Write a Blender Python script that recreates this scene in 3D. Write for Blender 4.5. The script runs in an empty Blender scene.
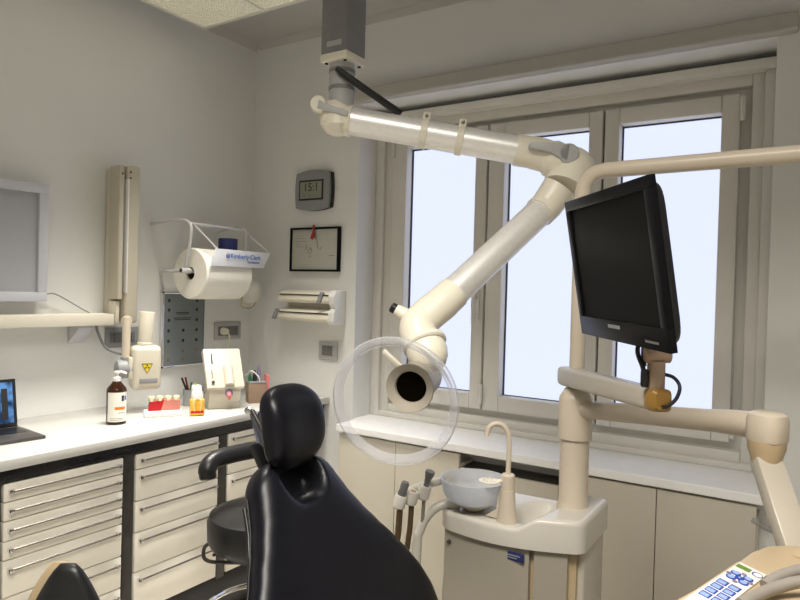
import bpy, bmesh, math, random
from mathutils import Vector as V, Matrix
random.seed(7)
SC = bpy.context.scene
COL = SC.collection
PI = math.pi

# ------------------------------------------------------------------ camera
cam_d = bpy.data.cameras.new('camera'); cam = bpy.data.objects.new('camera', cam_d); COL.objects.link(cam)
cam_d.sensor_width = 36.0; cam_d.sensor_fit = 'HORIZONTAL'; cam_d.lens = 647.54 / 800 * 36
cam_d.clip_start = 0.02
r_ = V((0.84308735, 0.53707051, 0.02754956)); u_ = V((-0.03058218, -0.00326413, 0.99952693)); f_ = V((-0.53690636, 0.84353104, -0.01367284))
mw = Matrix.Identity(4)
for i in range(3):
    mw[i][0] = r_[i]; mw[i][1] = u_[i]; mw[i][2] = -f_[i]
mw[0][3], mw[1][3], mw[2][3] = 2.6, -2.555, 1.42
cam.matrix_world = mw
SC.camera = cam

# ------------------------------------------------------------------ world, exposure, room lamps
w = bpy.data.worlds.new('world'); SC.world = w; w.use_nodes = True
w.node_tree.nodes['Background'].inputs[0].default_value = (0.75, 0.84, 1.0, 1)
w.node_tree.nodes['Background'].inputs[1].default_value = 0.9
SC.view_settings.view_transform = 'Standard'; SC.view_settings.look = 'None'
SC.view_settings.exposure = 0.0; SC.view_settings.gamma = 1.0; SC.view_settings.use_curve_mapping = False

PANE_STRENGTH = 1.12          # daylight in the frosted panes
def area_lamp(name, loc, sx, sy, watts, spread, col, rot=(0, 0, 0)):
    l = bpy.data.lights.new(name, 'AREA'); l.shape = 'RECTANGLE'; l.size = sx; l.size_y = sy
    l.energy = watts; l.spread = math.radians(spread); l.color = col
    o = bpy.data.objects.new(name, l); o.location = loc; o.rotation_euler = rot; COL.objects.link(o)
    return o
WARM = (1.0, 0.95, 0.875)
area_lamp('ceiling_lamp_light', (0.74, -0.96, 2.645), 0.30, 0.80, 16, 70, WARM)
area_lamp('ceiling_lamp_light', (2.30, -2.30, 2.645), 1.14, 0.54, 49, 136, WARM)

# ------------------------------------------------------------------ materials
MATS = {}
def mat(name, col, rough=0.5, metal=0.0, noise=0.0, nscale=20.0, bump=0.0, bscale=200.0, coat=0.0, spec=0.5, emit=None, estr=1.0, trans=0.0, ior=1.45, stretch=None):
    if name in MATS: return MATS[name]
    m = bpy.data.materials.new(name); m.use_nodes = True
    nt = m.node_tree; b = nt.nodes['Principled BSDF']
    b.inputs['Base Color'].default_value = (*col, 1); b.inputs['Roughness'].default_value = rough
    b.inputs['Metallic'].default_value = metal; b.inputs['Coat Weight'].default_value = coat
    b.inputs['Specular IOR Level'].default_value = spec
    b.inputs['Transmission Weight'].default_value = trans; b.inputs['IOR'].default_value = ior
    if emit: b.inputs['Emission Color'].default_value = (*emit, 1); b.inputs['Emission Strength'].default_value = estr
    if noise or bump:
        tc = nt.nodes.new('ShaderNodeTexCoord'); mp = nt.nodes.new('ShaderNodeMapping')
        nt.links.new(tc.outputs['Object'], mp.inputs[0])
        if stretch: mp.inputs['Scale'].default_value = stretch
        if noise:
            n = nt.nodes.new('ShaderNodeTexNoise'); n.inputs['Scale'].default_value = nscale; n.inputs['Detail'].default_value = 5
            nt.links.new(mp.outputs[0], n.inputs[0])
            r = nt.nodes.new('ShaderNodeValToRGB')
            r.color_ramp.elements[0].position = 0.3; r.color_ramp.elements[1].position = 0.7
            r.color_ramp.elements[0].color = (*[c * (1 - noise) for c in col], 1)
            r.color_ramp.elements[1].color = (*[min(1, c * (1 + noise)) for c in col], 1)
            nt.links.new(n.outputs[0], r.inputs[0]); nt.links.new(r.outputs[0], b.inputs['Base Color'])
        if bump:
            n2 = nt.nodes.new('ShaderNodeTexNoise'); n2.inputs['Scale'].default_value = bscale; n2.inputs['Detail'].default_value = 3
            nt.links.new(mp.outputs[0], n2.inputs[0])
            bp = nt.nodes.new('ShaderNodeBump'); bp.inputs['Strength'].default_value = bump; bp.inputs['Distance'].default_value = 0.002
            nt.links.new(n2.outputs[0], bp.inputs['Height']); nt.links.new(bp.outputs[0], b.inputs['Normal'])
    MATS[name] = m
    return m
def glassy(name, tint, clear, rough, white, ior=1.4):
    """thin clear plastic: see-through, glossy and a little milky"""
    m = bpy.data.materials.new(name); m.use_nodes = True; nt = m.node_tree; nt.nodes.clear()
    out = nt.nodes.new('ShaderNodeOutputMaterial'); tr = nt.nodes.new('ShaderNodeBsdfTransparent'); tr.inputs[0].default_value = (*tint, 1)
    pb = nt.nodes.new('ShaderNodeBsdfPrincipled'); pb.inputs['Base Color'].default_value = (*white, 1); pb.inputs['Roughness'].default_value = rough
    nz = nt.nodes.new('ShaderNodeTexNoise'); nz.inputs['Scale'].default_value = 9
    mr = nt.nodes.new('ShaderNodeMapRange'); mr.inputs['To Min'].default_value = clear - 0.03; mr.inputs['To Max'].default_value = clear + 0.03
    lw = nt.nodes.new('ShaderNodeFresnel'); lw.inputs[0].default_value = ior
    sub = nt.nodes.new('ShaderNodeMath'); sub.operation = 'SUBTRACT'; sub.use_clamp = True
    mx = nt.nodes.new('ShaderNodeMixShader'); tl = nt.nodes.new('ShaderNodeBsdfTranslucent'); tl.inputs[0].default_value = (*white, 1)
    m2 = nt.nodes.new('ShaderNodeMixShader'); m2.inputs[0].default_value = 0.4; nt.links.new(pb.outputs[0], m2.inputs[1]); nt.links.new(tl.outputs[0], m2.inputs[2])
    nt.links.new(nz.outputs[0], mr.inputs['Value']); nt.links.new(mr.outputs[0], sub.inputs[0]); nt.links.new(lw.outputs[0], sub.inputs[1])
    nt.links.new(sub.outputs[0], mx.inputs[0]); nt.links.new(m2.outputs[0], mx.inputs[1]); nt.links.new(tr.outputs[0], mx.inputs[2])
    nt.links.new(mx.outputs[0], out.inputs[0]); MATS[name] = m
    return m

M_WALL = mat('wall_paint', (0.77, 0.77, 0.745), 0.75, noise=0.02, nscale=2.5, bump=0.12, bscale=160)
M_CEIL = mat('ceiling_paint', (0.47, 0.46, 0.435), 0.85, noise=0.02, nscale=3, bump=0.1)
M_FLOOR = mat('floor_tile', (0.68, 0.64, 0.57), 0.35, noise=0.12, nscale=6, bump=0.05)
M_FRAME = mat('window_lacquer', (0.72, 0.695, 0.64), 0.42, noise=0.02, nscale=8)
M_GASKET = mat('black_gasket', (0.02, 0.02, 0.025), 0.5, noise=0.1)
M_SILL = mat('sill_laminate', (0.90, 0.895, 0.88), 0.3, noise=0.02, nscale=5)
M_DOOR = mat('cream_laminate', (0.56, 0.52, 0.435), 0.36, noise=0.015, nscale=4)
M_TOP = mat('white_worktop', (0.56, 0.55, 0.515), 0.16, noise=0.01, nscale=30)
M_DARK = mat('dark_bronze_frame', (0.035, 0.031, 0.026), 0.4, noise=0.2, nscale=40)
M_BLACKRAIL = mat('black_rail', (0.012, 0.012, 0.014), 0.25, noise=0.1)
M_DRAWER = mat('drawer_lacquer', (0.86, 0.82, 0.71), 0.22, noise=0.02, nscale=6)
M_STEEL = mat('brushed_steel', (0.22, 0.20, 0.18), 0.35, metal=1.0, noise=0.06, nscale=60)
M_CHROME = mat('chrome', (0.75, 0.75, 0.76), 0.08, metal=1.0, noise=0.02)
M_ALU = mat('anodised_aluminium', (0.90, 0.885, 0.85), 0.38, metal=0.5, noise=0.03, nscale=90)
M_CREAM = mat('cream_plastic', (0.80, 0.755, 0.625), 0.32, noise=0.015, nscale=10)
M_IVORY = mat('ivory_plastic', (0.60, 0.56, 0.455), 0.35, noise=0.015, nscale=10)
M_CREAM2 = mat('yellowed_plastic', (0.50, 0.385, 0.235), 0.35, noise=0.03, nscale=12)
M_AMBER = mat('amber_yellowed_plastic', (0.30, 0.165, 0.032), 0.3, noise=0.12, nscale=14)
M_BEIGE = mat('beige_enamel', (0.62, 0.54, 0.43), 0.3, noise=0.015, nscale=10)
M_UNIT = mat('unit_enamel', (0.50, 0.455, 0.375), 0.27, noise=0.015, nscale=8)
M_UNITSHADE = mat('unit_enamel_shaded', (0.37, 0.335, 0.27), 0.3, noise=0.015, nscale=8)  # unit enamel darkened: shade below the overhanging top is put into the colour
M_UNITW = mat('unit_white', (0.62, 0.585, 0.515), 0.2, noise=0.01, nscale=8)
M_DUCT = mat('grey_duct', (0.22, 0.22, 0.22), 0.45, noise=0.04, nscale=25)
M_DUCT2 = mat('light_grey_pipe', (0.44, 0.44, 0.43), 0.4, noise=0.03, nscale=25)
M_BLACK = mat('black_plastic', (0.012, 0.012, 0.013), 0.3, noise=0.15, nscale=30)
M_GLOSSBLACK = mat('glossy_black_plastic', (0.005, 0.005, 0.006), 0.3, noise=0.1, nscale=30, spec=0.12)
M_SCREEN = mat('dark_screen', (0.005, 0.005, 0.005), 0.4, noise=0.05, nscale=5, spec=0.05)
M_LEATHER = mat('black_leather', (0.005, 0.005, 0.008), 0.34, noise=0.2, nscale=40, bump=0.08, bscale=330, spec=0.32)
M_VINYL = mat('black_vinyl', (0.010, 0.010, 0.011), 0.38, noise=0.2, nscale=40, bump=0.10, bscale=300)
M_WHITE = mat('white_plastic', (0.78, 0.77, 0.74), 0.35, noise=0.01)
M_WHITEMETAL = mat('white_enamelled_wire', (0.60, 0.60, 0.60), 0.35, noise=0.02)
M_PAPER = mat('cream_paper', (0.88, 0.85, 0.76), 0.9, noise=0.02, nscale=40, bump=0.15, bscale=120)
M_SIGN = mat('white_sign', (0.70, 0.72, 0.76), 0.5, noise=0.01)
M_BLUE = mat('ink_blue', (0.02, 0.09, 0.40), 0.5, noise=0.03)
M_NAVY = mat('navy_paper', (0.02, 0.025, 0.12), 0.6, noise=0.1)
M_GREYPL = mat('grey_plastic', (0.26, 0.27, 0.27), 0.45, noise=0.03)
M_MIDGREY = mat('mid_grey_plastic', (0.16, 0.16, 0.155), 0.4, noise=0.04)
M_LCD = mat('liquid_crystal', (0.24, 0.26, 0.20), 0.3, noise=0.02)
M_INK = mat('black_ink', (0.02, 0.02, 0.02), 0.6, noise=0.05)
M_GREYINK = mat('grey_ink', (0.16, 0.16, 0.15), 0.7, noise=0.1)
M_SHEET = mat('document_paper', (0.50, 0.50, 0.44), 0.6, noise=0.02)
M_RED = mat('red_ribbon', (0.35, 0.015, 0.02), 0.6, noise=0.1)
M_REDB = mat('red_card', (0.45, 0.008, 0.012), 0.4, noise=0.05)
M_PINK = mat('pink_card', (0.56, 0.20, 0.16), 0.5, noise=0.04)
M_TOOTH = mat('tooth_ivory', (0.78, 0.70, 0.46), 0.25, noise=0.08, nscale=60)
M_AMBERGLASS = mat('brown_bottle', (0.030, 0.010, 0.004), 0.08, noise=0.1, spec=0.6)
M_LABELW = mat('bottle_label', (0.80, 0.77, 0.70), 0.5, noise=0.01)
M_ORANGE = mat('orange_print', (0.80, 0.18, 0.02), 0.5, noise=0.03)
M_YELLOW = mat('yellow_resin', (0.80, 0.42, 0.04), 0.12, noise=0.2, nscale=30)
M_YELLOWS = mat('warning_yellow', (0.75, 0.55, 0.03), 0.5, noise=0.02)
M_PALEBLUE = mat('poster_print', (0.19, 0.215, 0.22), 0.22, noise=0.08, nscale=6)
M_BROWN = mat('brown_card', (0.28, 0.19, 0.13), 0.6, noise=0.06)
M_GREEN = mat('green_plastic', (0.02, 0.16, 0.06), 0.4, noise=0.05)
M_LAPTOP = mat('dark_aluminium', (0.11, 0.105, 0.10), 0.42, metal=0.6, noise=0.15, nscale=14)
M_ROSE = mat('rose_plastic', (0.60, 0.18, 0.18), 0.4, noise=0.05)
M_PANE = mat('frosted_daylight_pane', (0.06, 0.065, 0.07), 0.5, noise=0.01, nscale=3, emit=(0.71, 0.77, 1.0), estr=PANE_STRENGTH)
M_VIEWER = mat('opal_viewer', (0.40, 0.41, 0.43), 0.3, noise=0.01)
M_VIEWFRAME = mat('viewer_frame', (0.55, 0.56, 0.60), 0.4, noise=0.01)
M_KHAKI = mat('khaki_enamel', (0.50, 0.46, 0.36), 0.35, noise=0.02, nscale=6)
M_SHELF = mat('shelf_laminate', (0.66, 0.62, 0.52), 0.4, noise=0.015)
M_LOUVRE = mat('prismatic_diffuser', (0.8, 0.8, 0.75), 0.3, noise=0.02, emit=(1.0, 0.93, 0.78), estr=1.4)
M_LOUVRE2 = mat('opal_diffuser', (0.8, 0.8, 0.75), 0.3, noise=0.02, emit=(1.0, 0.93, 0.78), estr=0.2)
M_LAMPFRAME = mat('lamp_frame', (0.70, 0.68, 0.60), 0.4, noise=0.01)
M_BROWNHOSE = mat('brown_hose', (0.10, 0.065, 0.03), 0.45, noise=0.1)
M_GREYHOSE = mat('grey_hose', (0.27, 0.245, 0.21), 0.45, noise=0.06)
M_KEYBLUE = mat('key_blue', (0.02, 0.045, 0.30), 0.35, noise=0.05)
M_KEYLIGHT = mat('key_light_blue', (0.28, 0.40, 0.72), 0.35, noise=0.05)
M_KEYGREY = mat('key_purple_grey', (0.20, 0.17, 0.27), 0.4, noise=0.05)
M_LCDGREEN = mat('green_display', (0.13, 0.22, 0.04), 0.3, noise=0.2, nscale=300)
M_MASK = mat('mask_fabric', (0.70, 0.68, 0.62), 0.9, noise=0.03)
M_ELASTIC = mat('tan_elastic', (0.50, 0.36, 0.18), 0.8, noise=0.05)
G_HOOD = glassy('clear_acrylic', (0.97, 0.975, 0.98), 0.96, 0.06, (0.8, 0.8, 0.8), 1.12)
G_RIM = glassy('milky_acrylic', (0.96, 0.965, 0.98), 0.76, 0.12, (0.90, 0.90, 0.93), 1.2)
G_BOWL = glassy('frosted_glass', (0.85, 0.87, 0.9), 0.48, 0.25, (0.92, 0.93, 0.95), 1.15)
G_ROD = glassy('clear_tube', (0.8, 0.8, 0.8), 0.78, 0.1, (0.35, 0.35, 0.35), 1.2)
# laptop picture: procedural blue desktop
def laptop_screen():
    m = mat('laptop_desktop', (0.03, 0.09, 0.25), 0.2)
    nt = m.node_tree; b = nt.nodes['Principled BSDF']
    tc = nt.nodes.new('ShaderNodeTexCoord'); n = nt.nodes.new('ShaderNodeTexNoise'); n.inputs['Scale'].default_value = 18
    r = nt.nodes.new('ShaderNodeValToRGB'); r.color_ramp.elements[0].color = (0.01, 0.03, 0.09, 1); r.color_ramp.elements[1].color = (0.10, 0.25, 0.55, 1)
    r.color_ramp.elements[0].position = 0.4; r.color_ramp.elements[1].position = 0.62
    nt.links.new(tc.outputs['Object'], n.inputs[0]); nt.links.new(n.outputs[0], r.inputs[0])
    nt.links.new(r.outputs[0], b.inputs['Base Color']); nt.links.new(r.outputs[0], b.inputs['Emission Color']); b.inputs['Emission Strength'].default_value = 0.22
    return m
M_DESKTOP = laptop_screen()

# ------------------------------------------------------------------ mesh helpers (world coordinates)
def new(): return bmesh.new()
def box(bm, lo, hi, bevel=0.0, seg=2, rot=None):
    lo, hi = V(lo), V(hi)
    b2 = bmesh.new(); bmesh.ops.create_cube(b2, size=1.0)
    c = (lo + hi) / 2; s = hi - lo
    for v in b2.verts: v.co = V((v.co.x * s.x, v.co.y * s.y, v.co.z * s.z))
    if bevel: bmesh.ops.bevel(b2, geom=b2.edges[:], offset=min(bevel, 0.49 * min(abs(x) for x in s)), segments=seg, profile=0.5, affect='EDGES')
    for v in b2.verts: v.co = (rot @ v.co if rot else v.co) + c
    return merge(bm, b2)
def merge(bm, b2):
    me = bpy.data.meshes.new('tmp'); b2.to_mesh(me); b2.free(); bm.from_mesh(me); bpy.data.meshes.remove(me)
    return bm
def frame_of(d, up=V((0, 0, 1))):
    d = V(d).normalized()
    if abs(d.dot(up)) > 0.98: up = V((1, 0, 0))
    a = d.cross(up).normalized(); b = a.cross(d).normalized()
    return a, b, d
def loft(bm, rings, cap=True, closed=False):
    vs = [[bm.verts.new(p) for p in r] for r in rings]
    n = len(rings[0])
    pairs = list(zip(vs[:-1], vs[1:])) + ([(vs[-1], vs[0])] if closed else [])
    for A, B in pairs:
        for i in range(n):
            j = (i + 1) % n
            bm.faces.new((A[i], A[j], B[j], B[i]))
    if cap and not closed:
        bm.faces.new(list(reversed(vs[0]))); bm.faces.new(vs[-1])
    return bm
def spline(pts, n=8):
    """Catmull-Rom through the points"""
    pts = [V(p) for p in pts]; out = []
    P = [pts[0] * 2 - pts[1]] + pts + [pts[-1] * 2 - pts[-2]]
    for i in range(1, len(P) - 2):
        p0, p1, p2, p3 = P[i - 1], P[i], P[i + 1], P[i + 2]
        for k in range(n):
            t = k / n
            out.append(0.5 * ((2 * p1) + (p2 - p0) * t + (2 * p0 - 5 * p1 + 4 * p2 - p3) * t * t + (3 * p1 - p0 - 3 * p2 + p3) * t ** 3))
    out.append(pts[-1]); return out
def tube(bm, pts, r, seg=16, cap=True, closed=False):
    pts = [V(p) for p in pts]
    if not isinstance(r, (list, tuple)): r = [r] * len(pts)
    n = len(pts); rings = []; a = None
    for i in range(n):
        if closed: d = pts[(i + 1) % n] - pts[i - 1]
        else: d = pts[min(i + 1, n - 1)] - pts[max(i - 1, 0)]
        d.normalize()
        if a is None: a, b, _ = frame_of(d)
        else:
            a = (a - d * a.dot(d)).normalized(); b = a.cross(d).normalized()
        rings.append([pts[i] + (a * math.cos(2 * PI * k / seg) + b * math.sin(2 * PI * k / seg)) * r[i] for k in range(seg)])
    return loft(bm, rings, cap, closed)
def lathe(bm, prof, c, axis=(0, 0, 1), seg=32, cap=True):
    """prof: (radius, distance along axis) pairs"""
    a, b, d = frame_of(axis); c = V(c); rings = []
    for r, h in prof:
        rings.append([c + d * h + (a * math.cos(2 * PI * k / seg) + b * math.sin(2 * PI * k / seg)) * max(r, 1e-4) for k in range(seg)])
    return loft(bm, rings, cap)
def prism(bm, outline, d, bevel=0.0):
    """outline: 3-D points of one face, pushed along vector d"""
    d = V(d); b2 = bmesh.new()
    A = [b2.verts.new(V(p)) for p in outline]; B = [b2.verts.new(V(p) + d) for p in outline]
    n = len(A); b2.faces.new(list(reversed(A))); b2.faces.new(B)
    for i in range(n): b2.faces.new((A[i], A[(i + 1) % n], B[(i + 1) % n], B[i]))
    bmesh.ops.recalc_face_normals(b2, faces=b2.faces)
    if bevel: bmesh.ops.bevel(b2, geom=b2.edges[:], offset=bevel, segments=2, profile=0.5, affect='EDGES')
    return merge(bm, b2)
def obox(bm, c, ax, ay, az, s, bevel=0.0, seg=2):
    """box with its own axes"""
    m = Matrix((V(ax).normalized(), V(ay).normalized(), V(az).normalized())).transposed()
    c, s = V(c), V(s)
    return box(bm, c - s / 2, c + s / 2, bevel, seg, m)
def sgp(x, e): return math.copysign(abs(x) ** e, x)

def wloc(o):
    p = V((0, 0, 0))
    while o: p += o.location; o = o.parent
    return p
def obj(name, bm, m, parent=None, smooth=35, origin=None, recalc=True):
    if recalc: bmesh.ops.recalc_face_normals(bm, faces=bm.faces)
    off = wloc(parent) if parent else (V(origin) if origin is not None else V((0, 0, 0)))
    if off.length: bmesh.ops.translate(bm, verts=bm.verts, vec=-off)
    me = bpy.data.meshes.new(name); bm.to_mesh(me); bm.free()
    me.materials.append(m)
    if smooth:
        me.shade_smooth(); me.set_sharp_from_angle(angle=math.radians(smooth))
    o = bpy.data.objects.new(name, me); COL.objects.link(o)
    if parent: o.parent = parent
    elif origin is not None: o.location = origin
    return o
def tag(o, label, cat, group=None):
    o['label'] = label; o['category'] = cat
    if group: o['group'] = group
    return o
def thing(name, loc, label, cat, group=None):
    o = bpy.data.objects.new(name, None); o.empty_display_size = 0.05; COL.objects.link(o); o.location = loc
    return tag(o, label, cat, group)
def struct(name, bm, m, parent=None, smooth=None):
    o = obj(name, bm, m, parent, smooth)
    if not parent: o['kind'] = 'structure'
    return o
def text(name, s, size, org, ax, ay, m, parent, extrude=0.0004, align='LEFT', bold=0.0):
    """flat lettering as a mesh; ax = reading direction, ay = up"""
    cu = bpy.data.curves.new('t', 'FONT'); cu.body = s; cu.size = size; cu.extrude = extrude; cu.align_x = align; cu.offset = bold
    to = bpy.data.objects.new('t', cu); COL.objects.link(to)
    dg = bpy.context.evaluated_depsgraph_get(); me = bpy.data.meshes.new_from_object(to.evaluated_get(dg))
    bpy.data.objects.remove(to); bpy.data.curves.remove(cu)
    ax, ay = V(ax).normalized(), V(ay).normalized(); az = ax.cross(ay); base = V(org) - wloc(parent)
    for v in me.vertices: c = v.co.copy(); v.co = base + ax * c.x + ay * c.y + az * c.z
    me.materials.clear(); me.materials.append(m)
    o = bpy.data.objects.new(name, me); COL.objects.link(o); o.parent = parent
    return o
X, Y, Z = V((1, 0, 0)), V((0, 1, 0)), V((0, 0, 1))

# ================================================================== ROOM SHELL
RX, RY, H = 4.3, -4.3, 2.735
struct('floor', box(new(), (0, RY, -0.05), (RX, 0, 0)), M_FLOOR)
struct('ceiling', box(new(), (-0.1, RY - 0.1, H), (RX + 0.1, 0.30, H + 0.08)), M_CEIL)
struct('wall_left', box(new(), (-0.1, RY, -0.05), (0, 0, H)), M_WALL)
struct('wall_right', box(new(), (RX, RY, -0.05), (RX + 0.1, 0, H)), M_WALL)
struct('wall_front', box(new(), (-0.1, RY - 0.1, -0.05), (RX + 0.1, RY, H)), M_WALL)
NX0, NX1, NZ0, NZ1 = 0.715, 2.472, 0.755, 2.325
bm = new()
box(bm, (-0.1, 0, -0.05), (NX0, 0.30, H)); box(bm, (NX1, 0, -0.05), (RX + 0.1, 0.30, H))
box(bm, (NX0, 0, NZ1), (NX1, 0.30, H)); box(bm, (NX0, 0, -0.05), (NX1, 0.30, NZ0))
struct('wall_back', bm, M_WALL)
# cornice along ceiling
bm = new()
prism(bm, [(0.0, RY, H), (0.028, RY, H), (0.020, RY, H - 0.012), (0.006, RY, H - 0.030), (0.0, RY, H - 0.032)], (0, -RY, 0))
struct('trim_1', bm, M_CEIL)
bm = new()
prism(bm, [(0.03, 0, H), (0.03, -0.028, H), (0.03, -0.020, H - 0.012), (0.03, -0.006, H - 0.030), (0.03, 0, H - 0.032)], (RX - 0.03, 0, 0))
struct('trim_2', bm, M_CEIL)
# ledge over the window niche
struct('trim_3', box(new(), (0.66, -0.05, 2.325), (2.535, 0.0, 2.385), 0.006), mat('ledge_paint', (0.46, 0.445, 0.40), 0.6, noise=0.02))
# sill board
struct('trim_4', box(new(), (0.735, -0.155, 0.757), (2.500, 0.0, 0.790), 0.004), M_SILL)
struct('trim_5', box(new(), (NX0, 0.0, 0.757), (NX1, 0.20, 0.790), 0.0), M_SILL)

# ---- window
win = bpy.data.objects.new('window_1', None); COL.objects.link(win); win.location = (1.594, 0.2, 0.79); win['kind'] = 'structure'
FY = 0.165
def ring(bm, x0, x1, z0, z1, wl, wr, wb, wt, y0, y1, bev=0.004):
    box(bm, (x0, y0, z0), (x0 + wl, y1, z1), bev); box(bm, (x1 - wr, y0, z0), (x1, y1, z1), bev)
    box(bm, (x0 + wl, y0, z0), (x1 - wr, y1, z0 + wb), bev); box(bm, (x0 + wl, y0, z1 - wt), (x1 - wr, y1, z1), bev)
    return bm
obj('outer_frame', ring(new(), NX0, NX1, 0.79, 2.30, 0.05, 0.04, 0.025, 0.04, FY - 0.02, 0.25), M_FRAME, win)
obj('fixed_frame', ring(new(), NX0 + 0.05, NX1 - 0.04, 0.812, 2.262, 0.045, 0.042, 0.042, 0.045, FY, 0.25), M_FRAME, win)
obj('rebate', ring(new(), NX0 + 0.02, NX1 - 0.02, 0.80, 2.29, 0.10, 0.10, 0.10, 0.11, 0.20, 0.24, 0.0), M_FRAME, win)
obj('top_casing', box(box(new(), (NX0, 0.115, 2.262), (NX1, 0.25, 2.297), 0.003), (NX0, 0.21, 2.296), (NX1, 0.25, 2.325)), M_FRAME, win)
obj('mullion', box(new(), (1.327, FY + 0.012, 0.888), (1.336, 0.25, 2.190), 0.001), M_GASKET, win)
obj('mullion', box(new(), (1.847, FY + 0.012, 0.888), (1.855, 0.25, 2.190), 0.001), M_GASKET, win)
for (sx0, sx1, gx0, gx1) in ((0.812, 1.327, 0.893, 1.268), (1.336, 1.847, 1.414, 1.790), (1.855, 2.388 - 0.035, 1.915, 2.290)):
    s = obj('sash', ring(new(), sx0, sx1, 0.886, 2.192, gx0 - sx0, sx1 - gx1, 0.070, 0.066, FY - 0.012, 0.245, 0.006), M_FRAME, win)
    obj('gasket', ring(new(), gx0 - 0.001, gx1 + 0.001, 0.955, 2.127, 0.006, 0.003, 0.004, 0.006, 0.205, 0.226, 0.0), M_GASKET, s)
    obj('pane', box(new(), (gx0, 0.215, 0.956), (gx1, 0.225, 2.126)), M_PANE, s)
for hx, hz in ((0.818, 2.13), (2.362, 2.13), (1.332, 0.96), (2.362, 0.95)):
    bm = new(); tube(bm, [(hx, FY - 0.022, hz - 0.045), (hx, FY - 0.022, hz + 0.045)], 0.009, 12); box(bm, (hx - 0.004, FY - 0.02, hz - 0.03), (hx + 0.004, FY - 0.008, hz + 0.03))
    obj('hinge', bm, M_FRAME, win)
h = obj('handle_plate', box(new(), (1.286, FY - 0.024, 1.30), (1.312, FY - 0.010, 1.43), 0.004), M_FRAME, win)
bm = new(); tube(bm, [(1.299, FY - 0.02, 1.40), (1.299, FY - 0.06, 1.40)], 0.009, 12)
tube(bm, spline([(1.299, FY - 0.055, 1.405), (1.299, FY - 0.058, 1.36), (1.297, FY - 0.050, 1.28)], 5), 0.0085, 12)
obj('lever', bm, M_FRAME, h)
bm = new()
for bx in (1.05, 1.62, 2.27): box(bm, (bx, 0.108, 2.266), (bx + 0.012, 0.118, 2.290), 0.002)
obj('casing_clip', bm, M_FRAME, win)

# ================================================================== CEILING LAMP
def ceiling_lamp(x0, x1, y0, y1, label, detail=True):
    t = thing('ceiling_lamp', ((x0 + x1) / 2, (y0 + y1) / 2, H), label, 'lamp')
    z0 = 2.65
    obj('housing', box(new(), (x0, y0, 2.672), (x1, y1, H - 0.001), 0.004), M_LAMPFRAME, t)
    n = 2 if x1 - x0 < 1 else 3; wx = (x1 - x0) / n
    obj('rim', ring_h(x0, x1, y0, y1, z0, 2.675, 0.018), M_LAMPFRAME, t)
    for i in range(n):
        a, b = x0 + 0.016 + i * wx * 0.99, x0 + wx * 0.99 * (i + 1)
        d = obj('diffuser', box(new(), (a, y0 + 0.018, 2.664), (b, y1 - 0.018, 2.668)), M_LOUVRE if detail else M_LOUVRE2, t)
        if i: obj('divider', box(new(), (a - 0.016, y0 + 0.016, 2.652), (a, y1 - 0.016, 2.668), 0.002), M_LAMPFRAME, t)
        if detail:
            bm = new(); k = 26
            for q in range(1, k): xx = a + (b - a) * q / k; box(bm, (xx - 0.0012, y0 + 0.018, 2.655), (xx + 0.0012, y1 - 0.018, 2.664))
            k = 76
            for q in range(1, k): yy = y0 + 0.018 + (y1 - y0 - 0.036) * q / k; box(bm, (a, yy - 0.0012, 2.6552), (b, yy + 0.0012, 2.664))
            g = obj('louvre_grid', bm, M_LAMPFRAME, d); g['kind'] = 'stuff'
    return t
def ring_h(x0, x1, y0, y1, z0, z1, wd):
    bm = new()
    box(bm, (x0, y0, z0), (x0 + wd, y1, z1), 0.002); box(bm, (x1 - wd, y0, z0), (x1, y1, z1), 0.002)
    box(bm, (x0 + wd, y0, z0), (x1 - wd, y0 + wd, z1), 0.002); box(bm, (x0 + wd, y1 - wd, z0), (x1 - wd, y1, z1), 0.002)
    return bm
ceiling_lamp(0.095, 0.905, -1.65, -0.437, 'lit ceiling lamp with gridded diffuser above the drawer counter')
ceiling_lamp(1.70, 2.90, -2.60, -2.00, 'ceiling lamp over the middle of the room', False)

# ================================================================== LEFT COUNTER
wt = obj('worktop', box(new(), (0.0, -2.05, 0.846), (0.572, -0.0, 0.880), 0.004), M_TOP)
tag(wt, 'glossy white worktop running along the left wall', 'worktop')
cf = thing('counter_frame', (0.3, -1.0, 0), 'dark bronze steel frame carrying the white worktop and drawers', 'frame')
obj('front_rail', box(new(), (0.525, -2.04, 0.806), (0.556, -0.02, 0.846), 0.003), M_BLACKRAIL, cf)
for ya, yb in ((-1.600, -1.548), (-1.133, -1.091), (-0.694, -0.650), (-0.24, -0.20), (-2.04, -2.00)):
    obj('post', box(new(), (0.03, ya, 0.20), (0.548, yb, 0.806), 0.003), M_DARK, cf)
obj('plinth', box(new(), (0.03, -2.04, 0.0), (0.50, -0.02, 0.20), 0.003), M_BLACKRAIL, cf)
HANDLES = {}
def handle_mesh(L):
    k = round(L, 3)
    if k not in HANDLES:
        b1 = new(); tube(b1, [(0.028, -L / 2, 0), (0.028, L / 2, 0)], 0.0045, 10)
        HANDLES[k] = b1
    return HANDLES[k].copy()
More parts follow.
